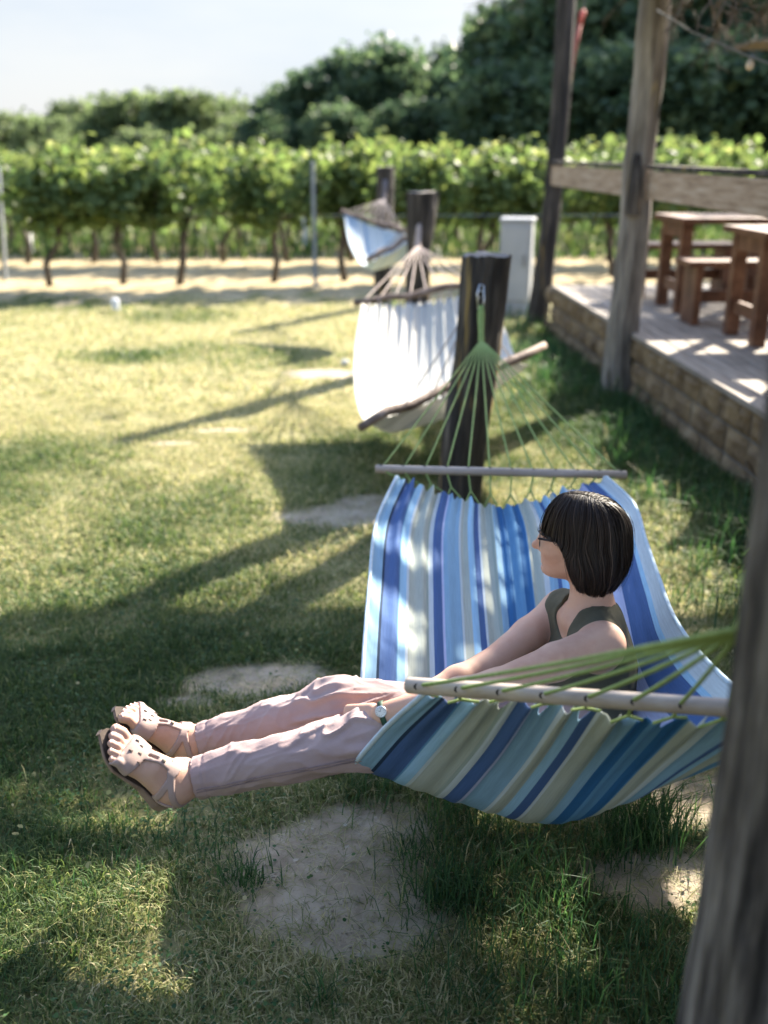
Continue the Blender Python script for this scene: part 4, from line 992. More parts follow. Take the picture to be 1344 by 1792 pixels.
# head
body.ell(Hd(-.012, 0, .03), (.094, .073, .082), RH, .02)
body.ell(Hd(.032, 0, -.018), (.060, .058, .082), RH, .025)
body.ell(Hd(.052, 0, -.074), (.034, .036, .028), RH, .022)
body.cone(Hd(.0, .05, -.05), Hd(.062, .016, -.086), .017, .013, .022); body.cone(Hd(.0, -.05, -.05), Hd(.062, -.016, -.086), .017, .013, .022)
body.ell(Hd(.079, 0, -.092), (.014, .017, .013), RH, .018)           # chin
body.cone(Hd(.086, 0, .018), Hd(.110, 0, -.026), .0085, .0105, .012)  # nose bridge to tip
body.ell(Hd(.116, 0, -.028), (.0105, .0105, .009), RH, .006)
for s_ in (-1, 1):
    body.ell(Hd(.096, .0115*s_, -.031), (.010, .0075, .0075), RH, .005)
    body.ell(Hd(.070, .033*s_, .012), (.015, .018, .013), RH, .008, 's')  # sockets
    body.ell(Hd(.062, .042*s_, -.022), (.022, .02, .02), RH, .02)         # cheeks
    body.ell(Hd(.069, .033*s_, .0105), (.0125, .0155, .0105), RH, .004)   # lids over the ball
    body.cone(Hd(.079, .014*s_, .026), Hd(.068, .045*s_, .027), .008, .006, .012)  # brow
    body.ell(Hd(-.008, .074*s_, -.004), (.018, .008, .03), RH, .006); body.ell(Hd(-.006, .081*s_, .0), (.01, .005, .018), RH, .003, 's')
body.ell(Hd(.088, 0, -.0555), (.0095, .022, .0055), RH, .005); body.ell(Hd(.086, 0, -.0665), (.0095, .019, .0062), RH, .005)
body.ell(Hd(.101, 0, -.0605), (.0085, .022, .0016), RH, .003, 's')
body.ell(Hd(.089, 0, -.0795), (.007, .02, .005), RH, .006, 's')
# collar bones
for sh in (shN, shF): body.cone(nb+fwd*.05-spine*.03, sh+fwd*.02, .012, .012, .03)
# hands
def hand(Fd, wr, dirv, palm_n, thumb_side, curl, scale=1.0):
    d = unit(dirv); n = unit(np.array(palm_n)-d*(np.array(palm_n)@d)); t = np.cross(n, d)*thumb_side    # t points to the thumb side
    L_ = .082*scale; pc = wr+d*.012
    for q in (-.026, -.009, .009, .025): Fd.cone(pc+t*q*.6, pc+d*L_+t*q, .013, .0115, .012)
    lens = (.066, .074, .069, .054)
    for i, q in enumerate((.027, .0095, -.009, -.026)):
        b = pc+d*(L_-.004 if i in (1, 2) else L_-.010)+t*q; l = lens[i]*scale; ang = 0; p = b; rad = .0088 if i < 3 else .0076
        for sgm, fr in enumerate((.46, .30, .24)):
            ang += curl*(.75, .9, .6)[sgm]*(1+.12*i); dv = d*math.cos(ang)+n*math.sin(ang)
            e = p+dv*l*fr+t*q*.08; Fd.cone(p, e, rad, rad*.9, .004); p = e; rad *= .92
    b = pc+d*.022+t*.024; e = b+unit(d*.7+t*.75+n*.3)*.036; Fd.cone(b, e, .0135, .0105, .01); e2 = e+unit(d*.95+t*.2+n*.35)*.03; Fd.cone(e, e2, .0102, .008, .004)
hdN = unit(P(606, 1262, 2.24)-wrN)
hand(body, wrN+hdN*.018, hdN, (.1, .75, -.75), -1, .35)
hdF = unit(P(628, 1262, 2.22)-wrF)
hand(body, wrF+hdF*.018, hdF, (.0, -.3, -1), 1, .45)
# legs (inside the trousers) and feet
for hip, kn, an in ((hipN, kneeN, ankN), (hipF, kneeF, ankF)):
    body.cone(hip, kn, .076, .046, .03); ca = kn*.66+an*.34; body.cone(kn, ca, .044, .043, .02); body.cone(ca, an, .042, .031, .02)
def foot_frame(an, toe, heel_drop, roll):
    f = unit(toe-an); 
    return f
FEET = []
def foot(an, heel, toe, outv, k_side):
    """heel, toe: points on the sole line; outv: rough direction from sole to instep"""
    f = unit(toe-heel); u = unit(outv-f*(np.array(outv)@f)); s_ = np.cross(u, f)*k_side; L_ = np.linalg.norm(toe-heel)   # s_: towards big toe
    o = heel
    def q(x, y, z): return o+f*x*L_+s_*y+u*z
    R = np.array([f, s_, u]).T
    body.ell(q(.10, 0, .032), (.034, .03, .032), R, .02)
    body.cone(q(.12, 0, .034), an, .03, .032, .025)
    body.cone(an+(u*.0), q(.42, .004, .040), .031, .026, .03)
    body.cone(q(.2, -.008, .024), q(.66, -.018, .017), .024, .017, .025); body.cone(q(.3, .01, .03), q(.70, .018, .019), .024, .019, .025)
    body.ell(q(.66, 0, .018), (.036, .042, .017), R, .016)
    for s1 in (-1, 1): body.ell(an+s_*.03*s1+u*-.002, (.012, .01, .012), R, .012)
    ts = ((.0265, .965, .0122, .0128), (.0075, .965, .0086, .0094), (-.009, .94, .008, .0088), (-.0245, .90, .0076, .0083), (-.038, .855, .0072, .0077))
    nails = []
    for y, x, rad, rb in ts:
        b = q(x-.22, y*.95, .016); k_ = q(x-.08, y, .021); e = q(x-.02, y, .0135)
        body.cone(b, k_, rad*.95, rad*.92, .003); body.cone(k_, e, rad*.92, rb*.98, .0015)
        nails.append((e+u*rb*.75+f*rb*.35, rb, R))
    FEET.append(dict(q=q, f=f, s=s_, u=u, L=L_, R=R, an=an, nails=nails))
heelN, toeN = P(300, 1400, 2.20), P(180, 1290, 2.12)
heelF, toeF = P(316, 1326, 2.44), P(206, 1244, 2.36)
foot(ankN, heelN, toeN, V3(.62, -.30, .75), -1)
foot(ankF, heelF, toeF, V3(.55, -.12, .8), 1)
skin, nt, b = mat('skin')
v = coord(nt); n1 = noise(nt, v, 9, 5, .6); r1 = ramp(nt, [(.3, (.45, .25, .18)), (.5, (.53, .325, .24)), (.75, (.58, .385, .295))]); nt.links.new(n1, r1.inputs[0])
nt.links.new(r1.outputs[0], b.inputs['Base Color']); b.inputs['Roughness'].default_value = .55; b.inputs['Specular IOR Level'].default_value = .25
b.inputs['Subsurface Weight'].default_value = .12; b.inputs['Subsurface Radius'].default_value = (.012, .005, .003); b.inputs['Subsurface Scale'].default_value = 1.0
bump(nt, noise(nt, v, 260, 3, .6), b, .12, .002)
bV, bQ = body.mesh(1)
person = mesh_np('person', bV, bQ, skin, True)
tag(person, 'woman with dark bob and glasses sitting in the blue hammock, legs stretched out', 'person')
PS = person
def child(o): o.parent = PS; return o

# ---- top
M['olive'] = noisy('olive viscose', [(.3, (.062, .058, .038)), (.7, (.098, .092, .062))], 14, (1, 1, 1), .85, .35, .004, 60)
M['pink'] = noisy('dusty pink cotton', [(.3, (.32, .228, .222)), (.55, (.365, .272, .262)), (.8, (.41, .315, .30))], 9, (1, 1, 1), .9, .35, .003, 50)
M['stitch'] = noisy('pink seam', [(.3, (.22, .165, .16)), (.7, (.28, .21, .205))], 40, rough=.9)
top = Field((.2, 1.78, .2), (.72, 2.46, .78), .0042)
torso(top, .007)
for sh, el, s_ in ((shN, elN, 1), (shF, elF, -1)):                    # armholes
    top.cone(nb-spine*.024, sh-side*.026*s_-spine*.006, .054, .055, .03)
for sh, el, s_ in ((shN, elN, 1), (shF, elF, -1)):
    top.cone(sh+side*.020*s_-spine*.05+fwd*.01, el, .050, .05, .006, 's'); top.ell(sh+side*.046*s_-spine*.03+fwd*.006, (.056, .042, .072), RTor, .006, 's')
top.cone(nb+fwd*.012+spine*.0, nb+spine*.2, .062, .07, .006, 's')
top.cone(nb+fwd*.07-spine*.015, nb+fwd*.13-spine*.105, .05, .016, .006, 's')
sl, (X, Y, Z) = top.sub((.2, 1.78, .2), (.72, 2.46, .78), 0)
cut = ((X-waist[0])*spine[0]+(Y-waist[1])*spine[1]+(Z-waist[2])*spine[2]+.10); top.put(sl, cut, .004, 's')
tV, tQ = top.mesh(2); tN = normals(tV, tQ)
w1 = fbm(tV*np.array((16, 16, 10)), 4, 3)-.5
tV = tV+tN*(np.clip(w1, -.2, .3)*.014)[:, None]
child(mesh_np('tank_top', tV, tQ, M['olive'], True))
# bra strap at the armhole
# ---- trousers
tr = Field((-.46, 1.72, .1), (.6, 2.36, .72), .0042)
tr.ell(pel, (.105, .165, .10), None, .04, grow=.01); tr.ell(pel*.55+waist*.45, (.1, .14, .09), RTor, .04, grow=.006)
CUF = []
for hip, kn, an, cufr in ((hipN, kneeN, ankN, .047), (hipF, kneeF, ankF, .043)):
    cu = kn+(an-kn)*.955; ax = unit(an-kn); CUF.append((cu, ax, kn))
    tr.cone(hip, kn, .094, .062, .03); mid = kn*.5+cu*.5+V3(0, 0, -.004)
    tr.cone(kn, mid, .061, .054, .02); tr.cone(mid, cu+ax*.06, .054, cufr, .02)
    sl, (X, Y, Z) = tr.sub(np.minimum(cu, cu+ax*.1)-.09, np.maximum(cu, cu+ax*.1)+.09, 0)
    tq = (X-cu[0])*ax[0]+(Y-cu[1])*ax[1]+(Z-cu[2])*ax[2]; 
    tr.put(sl, -tq, 0, 's')
    tr.cone(cu-ax*.05, cu+ax*.05, cufr-.0075, cufr-.004, .002, 's')
pV, pQ = tr.mesh(1); pN = normals(pV, pQ)
q = pV*np.array((1, 1, 1.)); 
wr_ = np.abs(fbm(np.stack([q[:, 0]*13+q[:, 2]*9, q[:, 1]*15+q[:, 2]*5, q[:, 2]*22-q[:, 0]*8], -1), 14, 4)-.5)*2
w2 = fbm(q*9, 19, 3)-.5
kneew = np.zeros(len(q))
for cu, ax, kn in CUF:
    dk = np.linalg.norm(q-(kn+ax*-.01), axis=1); kneew = np.maximum(kneew, np.exp(-(dk/.13)**2))
    dc = np.abs((q-cu)@ax+.0); near = np.linalg.norm(q-cu, axis=1) < .12
    groove = np.exp(-((dc-.028)/.003)**2)*near; kneew = kneew
    pV = pV-pN*(groove*.0022)[:, None]
    pV = pV+pN*(np.exp(-((dc-.05)/.018)**2)*near*.004*(vnoise(q*40, 3)-.3))[:, None]
disp = w2*.016
for cu, ax, kn in CUF:
    l_ = (q-kn)@ax; rel = (q-kn)-np.outer(l_, ax); e1 = unit(np.cross(ax, (0, 0, 1))); e2 = np.cross(ax, e1); an_ = np.arctan2(rel@e2, rel@e1)
    own = np.clip((.085-np.linalg.norm(rel, axis=1))/.02, 0, 1)*np.clip((l_+.32)/.05, 0, 1)
    qa = np.stack([l_*19+1.6*np.sin(an_*1.0+l_*9), np.cos(an_)*1.5+l_*4, np.sin(an_)*1.5+cu[1]*9], -1)
    rg = 1-np.abs(2*fbm(qa, 23, 1)-1); rg = np.clip((rg-.62)/.38, 0, 1)**1.5
    qb = np.stack([l_*9, np.cos(an_)*2.6+l_*7, np.sin(an_)*2.6+cu[1]*5], -1); rb_ = 1-np.abs(2*fbm(qb, 29, 1)-1); rb_ = np.clip((rb_-.66)/.34, 0, 1)**1.3
    kw = .10+1.0*np.exp(-((l_-.03)/.11)**2)+.25*np.exp(-((l_-.30)/.06)**2)
    disp = disp+own*(.0105*rg*kw+.0045*rb_*(.25+kw*.7)-.002)
pV = pV+pN*disp[:, None]
pants = child(mesh_np('trousers', pV, pQ, M['pink'], True))
# outer seams, laid on the near leg
mb = MB()
cu, ax, kn = CUF[0]
for off in (-.0025, .0045):
    ts_, rs__, fr_ = [], [], []
    for t in np.linspace(-.05, .98, 70):
        c_ = kn*(1-t)+cu*t; dirn = unit(V3(-.05, -.95, -.12)-ax*(V3(-.05, -.95, -.12)@ax))
        rel = pV-c_; al = np.abs(rel@ax) < .012; dd2 = rel-np.outer(rel@ax, ax); nr_ = np.linalg.norm(dd2, axis=1); ang = (dd2/nr_[:, None])@dirn
        sel = al & (ang > .985) & (nr_ < .09) & (nr_ > .03)
        if sel.sum() > 3: ts_.append(t); rs__.append(nr_[sel].max())
    cf = np.polyfit(ts_, rs__, 9)
    pts = [kn*(1-t)+cu*t+dirn*(np.polyval(cf, t)-.0004)+np.cross(ax, dirn)*off for t in np.linspace(ts_[0], ts_[-1], 70)]
    if len(pts) > 4: mb.tube(pts, .0014, 6)
s_ = mb.build('seam', M['stitch'], None, True); s_.parent = pants

# ---- sandals
M['sandal'] = noisy('dusty beige leather', [(.3, (.33, .235, .205)), (.7, (.39, .29, .26))], 20, rough=.6, bs=.15)
M['sole'] = noisy('worn cork sole', [(.3, (.2, .135, .1)), (.7, (.3, .22, .17))], 30, rough=.85)
M['insole'] = noisy('dark insole', [(.3, (.045, .033, .028)), (.7, (.075, .055, .045))], 20, rough=.8)
M['buckle'] = noisy('bronze buckle', [(.3, (.22, .19, .15)), (.7, (.3, .26, .2))], 20, rough=.3, bs=0)
M['hole_tri'] = noisy('cut out in leather', [(0, (.03, .02, .018)), (1, (.05, .035, .03))], 5, bs=0)
def nearest_out(p, dirn, bVs, lim=.03):
    """distance along dirn from p to the skin, by nearest vertices in a thin beam"""
    rel = bVs-p; t = rel@dirn; off = np.linalg.norm(rel-np.outer(t, dirn), axis=1); k = (off < .006) & (t > 0) & (t < .12)
    return t[k].max() if k.any() else .0
for fi, ft in enumerate(FEET):
    q = ft['q']; f, s1, u, L_, R = ft['f'], ft['s'], ft['u'], ft['L'], ft['R']
    near = np.linalg.norm(bV-q(.5, 0, .03), axis=1) < .2; bs_ = bV[near]
    # sole: outline lofted with a wedge under the heel
    xs = np.linspace(-.04, 1.06, 40)
    def halfw(x): 
        a = np.interp(x, [-.04, 0, .1, .35, .55, .72, .88, 1.0, 1.06], [.006, .024, .033, .027, .034, .043, .040, .027, .007]); b_ = np.interp(x, [-.04, 0, .1, .35, .55, .72, .88, 1.0, 1.06], [.006, .024, .032, .029, .04, .046, .036, .014, .002]); return a, b_
    mb = MB(); ins = MB(); Vv = []; Iv = []
    for x in xs:
        a, b_ = halfw(x); zt = -.003+.012*max(0, x-.8)*4*.5; th = np.interp(x, [-.04, .25, .5, 1.06], [.030, .021, .010, .007])
        Vv += [q(x, a, zt), q(x, -b_, zt), q(x, -b_*.97, zt-th), q(x, a*.97, zt-th)]
        Iv += [q(x, a*.93, zt+.0016), q(x, -b_*.93, zt+.0016)]
    n_ = len(xs); Ff = []
    for i in range(n_-1):
        for j in range(4): Ff.append((i*4+j, i*4+(j+1) % 4, (i+1)*4+(j+1) % 4, (i+1)*4+j))
    Ff += [(0, 1, 2, 3), tuple(range((n_-1)*4, n_*4))[::-1]]
    mb.add(Vv, Ff)
    sd = MB(); sole = mb.build('sandal', M['sole'], None, False, .003); child(sole)
    ins.add(Iv, [(2*i, 2*i+1, 2*i+3, 2*i+2) for i in range(n_-1)]); io = ins.build('insole', M['insole']); io.parent = sole
    # uppers: shells grown from the foot field
    U_ = Field(np.min([q(-.1, .07, -.03), q(1.1, .07, -.03), q(-.1, -.07, .13), q(1.1, -.07, .13), q(-.1, -.07, -.03), q(1.1, .07, .13)], 0)-.03, np.max([q(-.1, .07, -.03), q(1.1, .07, -.03), q(-.1, -.07, .13), q(1.1, -.07, .13), q(-.1, -.07, -.03), q(1.1, .07, .13)], 0)+.03, .0022)
    sl, (X, Y, Z) = U_.sub(U_.lo, U_.lo+U_.n*U_.h, 0)
    # sample body field
    gi = [np.clip((A-l)/body.h, 0, n2-1.001) for A, l, n2 in zip((X, Y, Z), body.lo, body.n)]
    i0 = [g_.astype(int) for g_ in gi]; fr = [g_-i_ for g_, i_ in zip(gi, i0)]
    val = 0
    for dx in (0, 1):
        for dy in (0, 1):
            for dz in (0, 1):
                val = val+(fr[0] if dx else 1-fr[0])*(fr[1] if dy else 1-fr[1])*(fr[2] if dz else 1-fr[2])*body.v[i0[0]+dx, i0[1]+dy, i0[2]+dz]
    rel = [X-q(0, 0, 0)[0], Y-q(0, 0, 0)[1], Z-q(0, 0, 0)[2]]
    lx = (rel[0]*f[0]+rel[1]*f[1]+rel[2]*f[2])/L_; ly = rel[0]*s1[0]+rel[1]*s1[1]+rel[2]*s1[2]; lz = rel[0]*u[0]+rel[1]*u[1]+rel[2]*u[2]
    shell = np.maximum(val-.0042, -(val+.002))
    a0 = ft['an']; ua = unit(a0-q(.1, 0, .0))
    def box1(x, a, b_): return np.maximum(a-x, x-b_)
    vamp = box1(lx+ly*.6-.0*lz, .59, .80)*L_
    vamp = np.maximum(vamp, -(lz+.004))
    tst = np.maximum(np.maximum(np.abs(ly-.004)-.0095-.006*np.clip((lx-.5)*6, 0, 1), box1(lx, .25, .62)*L_), -(lz-.03))
    slot = np.maximum(np.abs(ly-.004)-.0035, box1(lx, .50, .585)*L_)
    tst = np.maximum(tst, -slot)
    ax_ = unit(u*.75+f*-.38); h_ = (X-a0[0])*ax_[0]+(Y-a0[1])*ax_[1]+(Z-a0[2])*ax_[2]
    ank = np.maximum(np.abs(h_+.004)-.0065, lx*L_-.36*L_)
    quarter = np.maximum(np.maximum(lx-.18, lz-.034+.12*np.clip(lx, 0, 1)), -(lz+.008))
    side_ = np.maximum(np.abs(lx-.235+(lz-.03)*-1.4)*L_-.0075, -(lz+.004)); side_ = np.maximum(side_, lz-.085)
    reg = np.minimum(np.minimum(vamp, tst), np.minimum(ank, np.minimum(quarter, side_)))
    U_.v = np.maximum(shell, reg).astype(np.float32)
    uV, uQ = U_.mesh(1); up = mesh_np('strap', uV, uQ, M['sandal'], True); up.parent = sole
    # dark chips painted as the shade in cut-outs; rivet and buckle
    mb = MB(); cut_pts = [(.62, -.022), (.66, -.004), (.68, .014), (.74, .02), (.75, -.01)]
    for (x, y) in cut_pts:
        p = q(x, y, .0); t_ = nearest_out(p, u, bs_); c_ = p+u*(t_+.0045); e1, e2 = f*.0055, s1*.0035
        nrm = unit(u+s1*y*8); e1 = unit(e1-nrm*(e1@nrm))*.0055; e2 = np.cross(nrm, e1)*.6
        mb.add([c_+e1, c_-e1*.6+e2, c_-e1*.6-e2], [(0, 1, 2)]) if False else mb.add([c_+e1, c_-e1*.6+e2, c_-e1*.6-e2, c_+e1-nrm*.006, c_-e1*.6+e2-nrm*.006, c_-e1*.6-e2-nrm*.006], [(0, 1, 2), (0, 3, 4, 1), (1, 4, 5, 2), (2, 5, 3, 0)])
    co = mb.build('cut_out', M['hole_tri']); co.parent = up
    mb = MB(); p = q(.455, .004, .0); t_ = nearest_out(p, u, bs_); c_ = p+u*(t_+.004); mb.tube([c_, c_+u*.002, c_+u*.003], [.005, .0045, .002], 12); rv = mb.build('rivet', M['buckle'], None, True); rv.parent = up
    if fi == 0:
        p = ft['an']-u*.012-s1*.040+f*.012; x1, x2 = unit(-u*.9+f*.25), unit(f+u*.2); pp2 = [p+x1*a+x2*b_ for a, b_ in ((-.009, -.008), (-.009, .008), (.009, .008), (.009, -.008), (-.009, -.008))]
        mb = MB(); mb.tube(pp2, .0014, 6); bk = mb.build('buckle', M['buckle'], None, True); bk.parent = up
        mb = MB(); mb.bar(p+x1*-.01+s1*.001, p+x1*.036+s1*.004, .012, .003, up=tuple(-s1)); te = mb.build('strap_end', M['sandal'], None, bevel=.001); te.parent = up
M['nail'] = noisy('toe nail', [(.3, (.62, .4, .36)), (.7, (.68, .46, .42))], 30, rough=.3, bs=0)
for ft in FEET:
    mb = MB()
    for c_, rb, R in ft['nails']:
        n_ = 8; V_ = [c_+R[:, 0]*math.cos(a)*rb*.62+R[:, 1]*math.sin(a)*rb*.6+R[:, 2]*(-.0012*abs(math.sin(a))) for a in np.linspace(0, 2*math.pi, n_, endpoint=False)]+[c_+R[:, 2]*.0012]
        mb.add(V_, [(k, (k+1) % n_, n_) for k in range(n_)])
    o = mb.build('toenails', M['nail'], None, True); child(o)

# ---- watch
M['wstrap'] = noisy('dark green leather strap', [(.3, (.02, .05, .03)), (.7, (.035, .075, .045))], 30, rough=.6)
M['dial'] = noisy('pale watch dial', [(.3, (.62, .6, .56)), (.7, (.68, .66, .62))], 30, rough=.3, bs=0)
fa = unit(wrN-elN); wc = wrN-fa*.004; up_ = unit(unit(V3(-.05, -.75, .62))-fa*(unit(V3(-.05, -.75, .62))@fa)); sd_ = np.cross(fa, up_)
mb = MB(); n_ = 40; Vv = []
for k in range(n_):
    a = 2*math.pi*k/n_; rdir = up_*math.cos(a)+sd_*math.sin(a)
    for rr_, ww in ((.0262, -.006), (.0275, -.006), (.0275, .006), (.0262, .006)): Vv.append(wc+rdir*rr_+fa*ww)
mb.add(Vv, [(k*4+j, k*4+(j+1) % 4, ((k+1) % n_)*4+(j+1) % 4, ((k+1) % n_)*4+j) for k in range(n_) for j in range(4)])
wst = child(mb.build('wristwatch', M['wstrap'], None, True))
mb = MB(); c_ = wc+up_*.0262; mb.tube([c_, c_+up_*.0045, c_+up_*.0055], [.0125, .0125, .0112], 28); o = mb.build('case', M['steel'], None, True); o.parent = wst
mb = MB(); mb.tube([c_+up_*.0050, c_+up_*.0062], .0102, 28); o = mb.build('dial', M['dial']); o.parent = wst
mb = MB(); cc = c_+up_*.0066
for k in range(12):
    a = k*math.pi/6; dv = fa*math.cos(a)+sd_*math.sin(a); mb.bar(cc+dv*.0075, cc+dv*.0092, .0009, .0005, up=tuple(up_))
mb.bar(cc, cc+unit(fa+sd_*.5)*.0052, .0009, .0005, up=tuple(up_)); mb.bar(cc, cc+unit(fa*-.3+sd_)*.0075, .0007, .0005, up=tuple(up_))
o = mb.build('hands', M['hole']); o.parent = wst

# ---- glasses
M['gframe'] = noisy('dark metal frame', [(.3, (.012, .01, .014)), (.7, (.025, .02, .028))], 30, rough=.3, bs=0)
M['lens'], nt, b = mat('clear lens'); b.inputs['Base Color'].default_value = (.9, .95, 1, 1); b.inputs['Roughness'].default_value = .02; b.inputs['Transmission Weight'].default_value = 1; b.inputs['IOR'].default_value = 1.06
mb = MB()
for s_ in (-1, 1):
    mb.bar(Hd(.094, .064*s_, .017), Hd(-.005, .0755*s_, .013), .0025, .0052, up=tuple(HU)); mb.tube([Hd(-.005, .0755*s_, .013), Hd(-.028, .075*s_, -.006)], .002, 6)
    c_ = Hd(.098, .034*s_, .006)
    ring = [c_+HS*.026*math.cos(a)*(1 if abs(math.cos(a)) < .8 else .98)+HU*.018*math.sin(a)-HF*.006*math.cos(a)*s_*(1) for a in np.linspace(0, 2*math.pi, 29)]
    mb.tube(ring, .0011, 6); mb.bar(Hd(.096, .058*s_, .014), Hd(.094, .065*s_, .017), .003, .004, up=tuple(HU))
mb.tube([Hd(.104, -.009, .010), Hd(.106, 0, .012), Hd(.104, .009, .010)], .0011, 6)
gl = child(mb.build('glasses', M['gframe'], None, True))
for s_ in (-1, 1):
    mb = MB(); c_ = Hd(.098, .034*s_, .006); n_ = 24
    ring = [c_+HS*.0255*math.cos(a)+HU*.0175*math.sin(a)-HF*.006*math.cos(a)*s_ for a in np.linspace(0, 2*math.pi, n_, endpoint=False)]
    mb.add([p+HF*.0006 for p in ring]+[p-HF*.0006 for p in ring], [tuple(range(n_)), tuple(range(n_, 2*n_))[::-1]]+[(k, (k+1) % n_, n_+(k+1) % n_, n_+k) for k in range(n_)]); o = mb.build('lens', M['lens']); o.parent = gl
# brows and eyes
M['hair'], nt, b = mat('dark brown hair')
a = nt.nodes.new('ShaderNodeAttribute'); a.attribute_name = 'tone'; r1 = ramp(nt, [(0, (.010, .007, .006)), (.5, (.028, .018, .014)), (.85, (.062, .040, .030)), (1, (.12, .078, .056))]); nt.links.new(a.outputs['Fac'], r1.inputs[0]); nt.links.new(r1.outputs[0], b.inputs['Base Color'])
b.inputs['Roughness'].default_value = .46; b.inputs['Specular IOR Level'].default_value = .22
M['eye'] = noisy('eyeball', [(0, (.7, .68, .66)), (1, (.75, .73, .7))], 5, rough=.1, bs=0); M['iris'] = noisy('iris', [(0, (.05, .03, .02)), (1, (.08, .05, .03))], 5, rough=.1, bs=0)
for s_ in (-1, 1):
    mb = MB(); c_ = Hd(.0705, .033*s_, .009); n_ = 12
    mb.tube([c_+HF*x for x in (-.008, -.004, .004, .008, .0102)], [.006, .0085, .0085, .006, .004], n_); mb.tube([c_+HF*.0098, c_+HF*.0108], [.0045, .003], n_, 1)
    child(mb.build('eye', [M['eye'], M['iris']], None, True))
    mb = MB(); pts = [Hd(.0855-.018*t*t, (.014+.034*t)*s_, .029+.006*math.sin(t*2.6)) for t in np.linspace(0, 1, 8)]; mb.tube(pts, [.0018, .0024, .0026, .0026, .0024, .002, .0016, .001], 6); child(mb.build('eyebrow', M['hair'], None, True))

# ---- hair: a bob of thin locks falling from the crown over an inner cap
def hair_pt(phi, t, lay):
    """phi: azimuth (0 front, + her left), t 0 crown..1 tip, lay: -1 inner .. 1 outer"""
    ap = abs(phi)
    tipu = np.interp(ap, [0, .5, .9, 1.08, 1.22, 1.42, 1.65, 2.2, 2.8, 3.15], [.038, .034, .034, .016, -.03, -.092, -.118, -.134, -.138, -.138])
    rf = np.interp(ap, [0, .5, 1.0, 1.57, 2.2, 3.15], [.106, .104, .095, .089, .110, .128])
    cx = -.012*1.0
    umax = .136
    # profile: superellipse over the skull then a nearly straight fall, tucking in at the ends
    ue = .018
    arc = np.clip(t/.5, 0, 1); fall = np.clip((t-.5)/.5, 0, 1)
    th = arc*np.pi/2
    r_ = rf*np.sin(th)**.9; u_ = ue+(umax-ue)*np.cos(th)**.95
    low = np.minimum(ue, ue)
    u_ = np.where(t > .5, ue+(tipu-ue)*fall, u_)
    bulge = np.interp(ap, [0, .8, 1.2, 2, 3.15], [.0, .0, .008, .012, .004])
    tuck = np.interp(ap, [0, .7, 1.0, 1.5, 2.2, 3.15], [.0, .012, .014, .018, .028, .04])
    r_ = r_+np.where(t > .5, bulge*np.sin(fall*np.pi)-tuck*fall**2.2, 0)
    r_ = r_+lay*.006*np.clip(t*4, 0, 1)
    k0 = np.clip(1-t*2.4, 0, 1)**1.5; f0 = .052*np.cos(phi)-.012; s0 = .018+.004*np.sin(phi)
    f_ = f0*k0+cx*(1-k0)+r_*np.cos(phi)*(1-.45*k0); s_ = s0*k0+r_*np.sin(phi)
    return f_, s_, u_-4.5*f0*f0*k0-.004*k0*(np.abs(np.sin(phi))<.0)+lay*.004*(1-t)
nP, nT = 96, 40
ph = np.linspace(-np.pi, np.pi, nP, endpoint=False); tt = np.linspace(0.0, .975, nT); PH, TT = np.meshgrid(ph, tt)
f_, s_, u_ = hair_pt(PH, TT, -1.6+0*PH)
cap = HC+(f_[..., None]*HF+s_[..., None]*HS+u_[..., None]*HU)*HSC
ix = np.arange(nP*nT).reshape(nT, nP); Fc = np.stack([ix[:-1], np.roll(ix, -1, 1)[:-1], np.roll(ix, -1, 1)[1:], ix[1:]], -1).reshape(-1, 4)
hair = child(mesh_np('hair', cap.reshape(-1, 3), Fc, M['hair'], True, attr={'tone': np.full(nP*nT, .15)}))
so_ = hair.modifiers.new('thick', 'SOLIDIFY'); so_.thickness = .006; so_.offset = 0
r = np.random.default_rng(66); n = 15000; K = 15
ph0 = r.uniform(-np.pi, np.pi, n); lay = r.uniform(-1.2, 1.1, n); t0 = r.uniform(0, .12, n)*(r.uniform(0, 1, n) < .9)+r.uniform(0, .5, n)*(r.uniform(0, 1, n) < .12); t1 = r.uniform(.82, 1.07, n)+.035*np.sin(ph0*23)+.02*np.sin(ph0*57)
cl_ = fbm(np.stack([ph0*9, lay*1.2, t0*0], -1), 51, 2); ph0 = ph0+(cl_-.5)*.12+r.normal(0, .01, n)     # loose clumping
lock = np.round(ph0*17+r.normal(0, .35, n))/17
tq = np.linspace(0, 1, K)[None]; Tm = t0[:, None]+(t1-t0)[:, None]*tq
q_ = np.stack([np.repeat(ph0[:, None]*3.1, K, 1), Tm*2.0, np.repeat(lay[:, None]*.25, K, 1)], -1)
swirl = (fbm(q_, 61, 3)-.5)*.55*np.clip(Tm*2, 0, 1)+.12*np.sin(ph0*2.2+.6)[:, None]*(1-Tm)
fr_ = np.where(np.abs(ph0) < .95, 1, 0)[:, None]
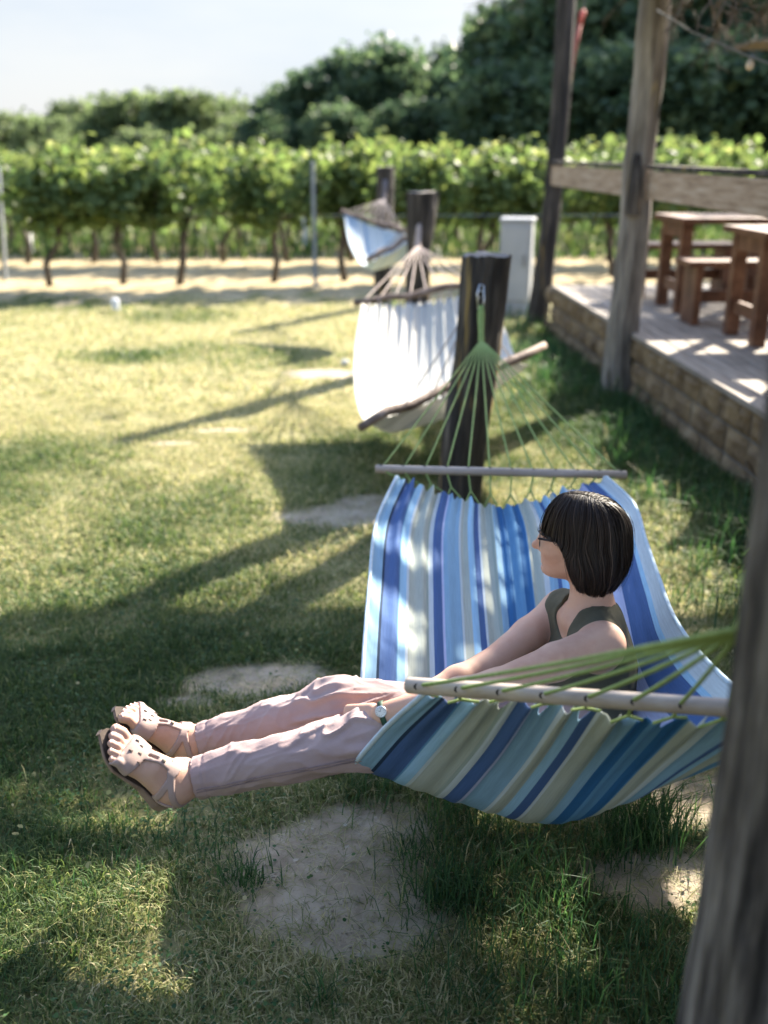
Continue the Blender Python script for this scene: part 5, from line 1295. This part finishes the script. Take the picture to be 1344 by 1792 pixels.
PHm = ph0[:, None]+swirl+r.normal(0, .02, n)[:, None]*Tm+.10*fr_*np.sign(ph0)[:, None]*np.clip(Tm-.3, 0, 1)
q2_ = np.stack([np.repeat(ph0[:, None]*7, K, 1)+swirl*5, Tm*1.6, np.zeros((n, K))], -1)
LYm = lay[:, None]+(fbm(q2_, 71, 3)-.5)*2.0*np.clip(Tm*1.8, 0, 1)+r.normal(0, .25, n)[:, None]*Tm
fly = (r.uniform(0, 1, n) < .035)[:, None]; LYm = LYm+fly*Tm*r.uniform(.5, 3.0, n)[:, None]
f_, s_, u_ = hair_pt(PHm, Tm, LYm)
Pc = HC+(f_[..., None]*HF+s_[..., None]*HS+u_[..., None]*HU)*HSC
cen = Hd(-.012, 0, .0); rad = Pc-cen; tan = np.gradient(Pc, axis=1); sdv = np.cross(tan, rad); sdv /= np.linalg.norm(sdv, axis=2)[..., None]+1e-9
rl_ = r.normal(0, .55, n)[:, None, None]; nv_ = np.cross(sdv, tan); nv_ /= np.linalg.norm(nv_, axis=2)[..., None]+1e-9; sdv = sdv*np.cos(rl_)+nv_*np.sin(rl_)
wd = r.uniform(.0004, .0009, n)[:, None, None]*np.interp(tq, [0, .1, .8, 1], [.6, 1, .9, .25])[..., None]
Vh = np.stack([Pc-sdv*wd, Pc+sdv*wd], 2).reshape(n, K*2, 3)
b0 = (np.arange(n)*K*2)[:, None]; j = np.arange(K-1)[None]*2; Fh = np.stack([b0+j, b0+j+1, b0+j+3, b0+j+2], -1).reshape(-1, 4)
tone = np.clip(.36+.07*np.sin(lock*53)+r.normal(0, .22, n), 0, 1)
st = mesh_np('strands', Vh.reshape(-1, 3), Fh, M['hair'], True, attr={'tone': np.repeat(tone, K*2)}); st.parent = hair
if __name__ == '__main__':
    for nm_, p_ in (('nose', Hd(.12, 0, -.028)), ('chin', Hd(.092, 0, -.1)), ('crown', Hd(-.02, 0, .13)), ('hairback', Hd(-.13, 0, 0)), ('cloth tip', V3(-.066, 1.85, .452))): print(nm_, [round(x, 1) for x in proj(p_)])
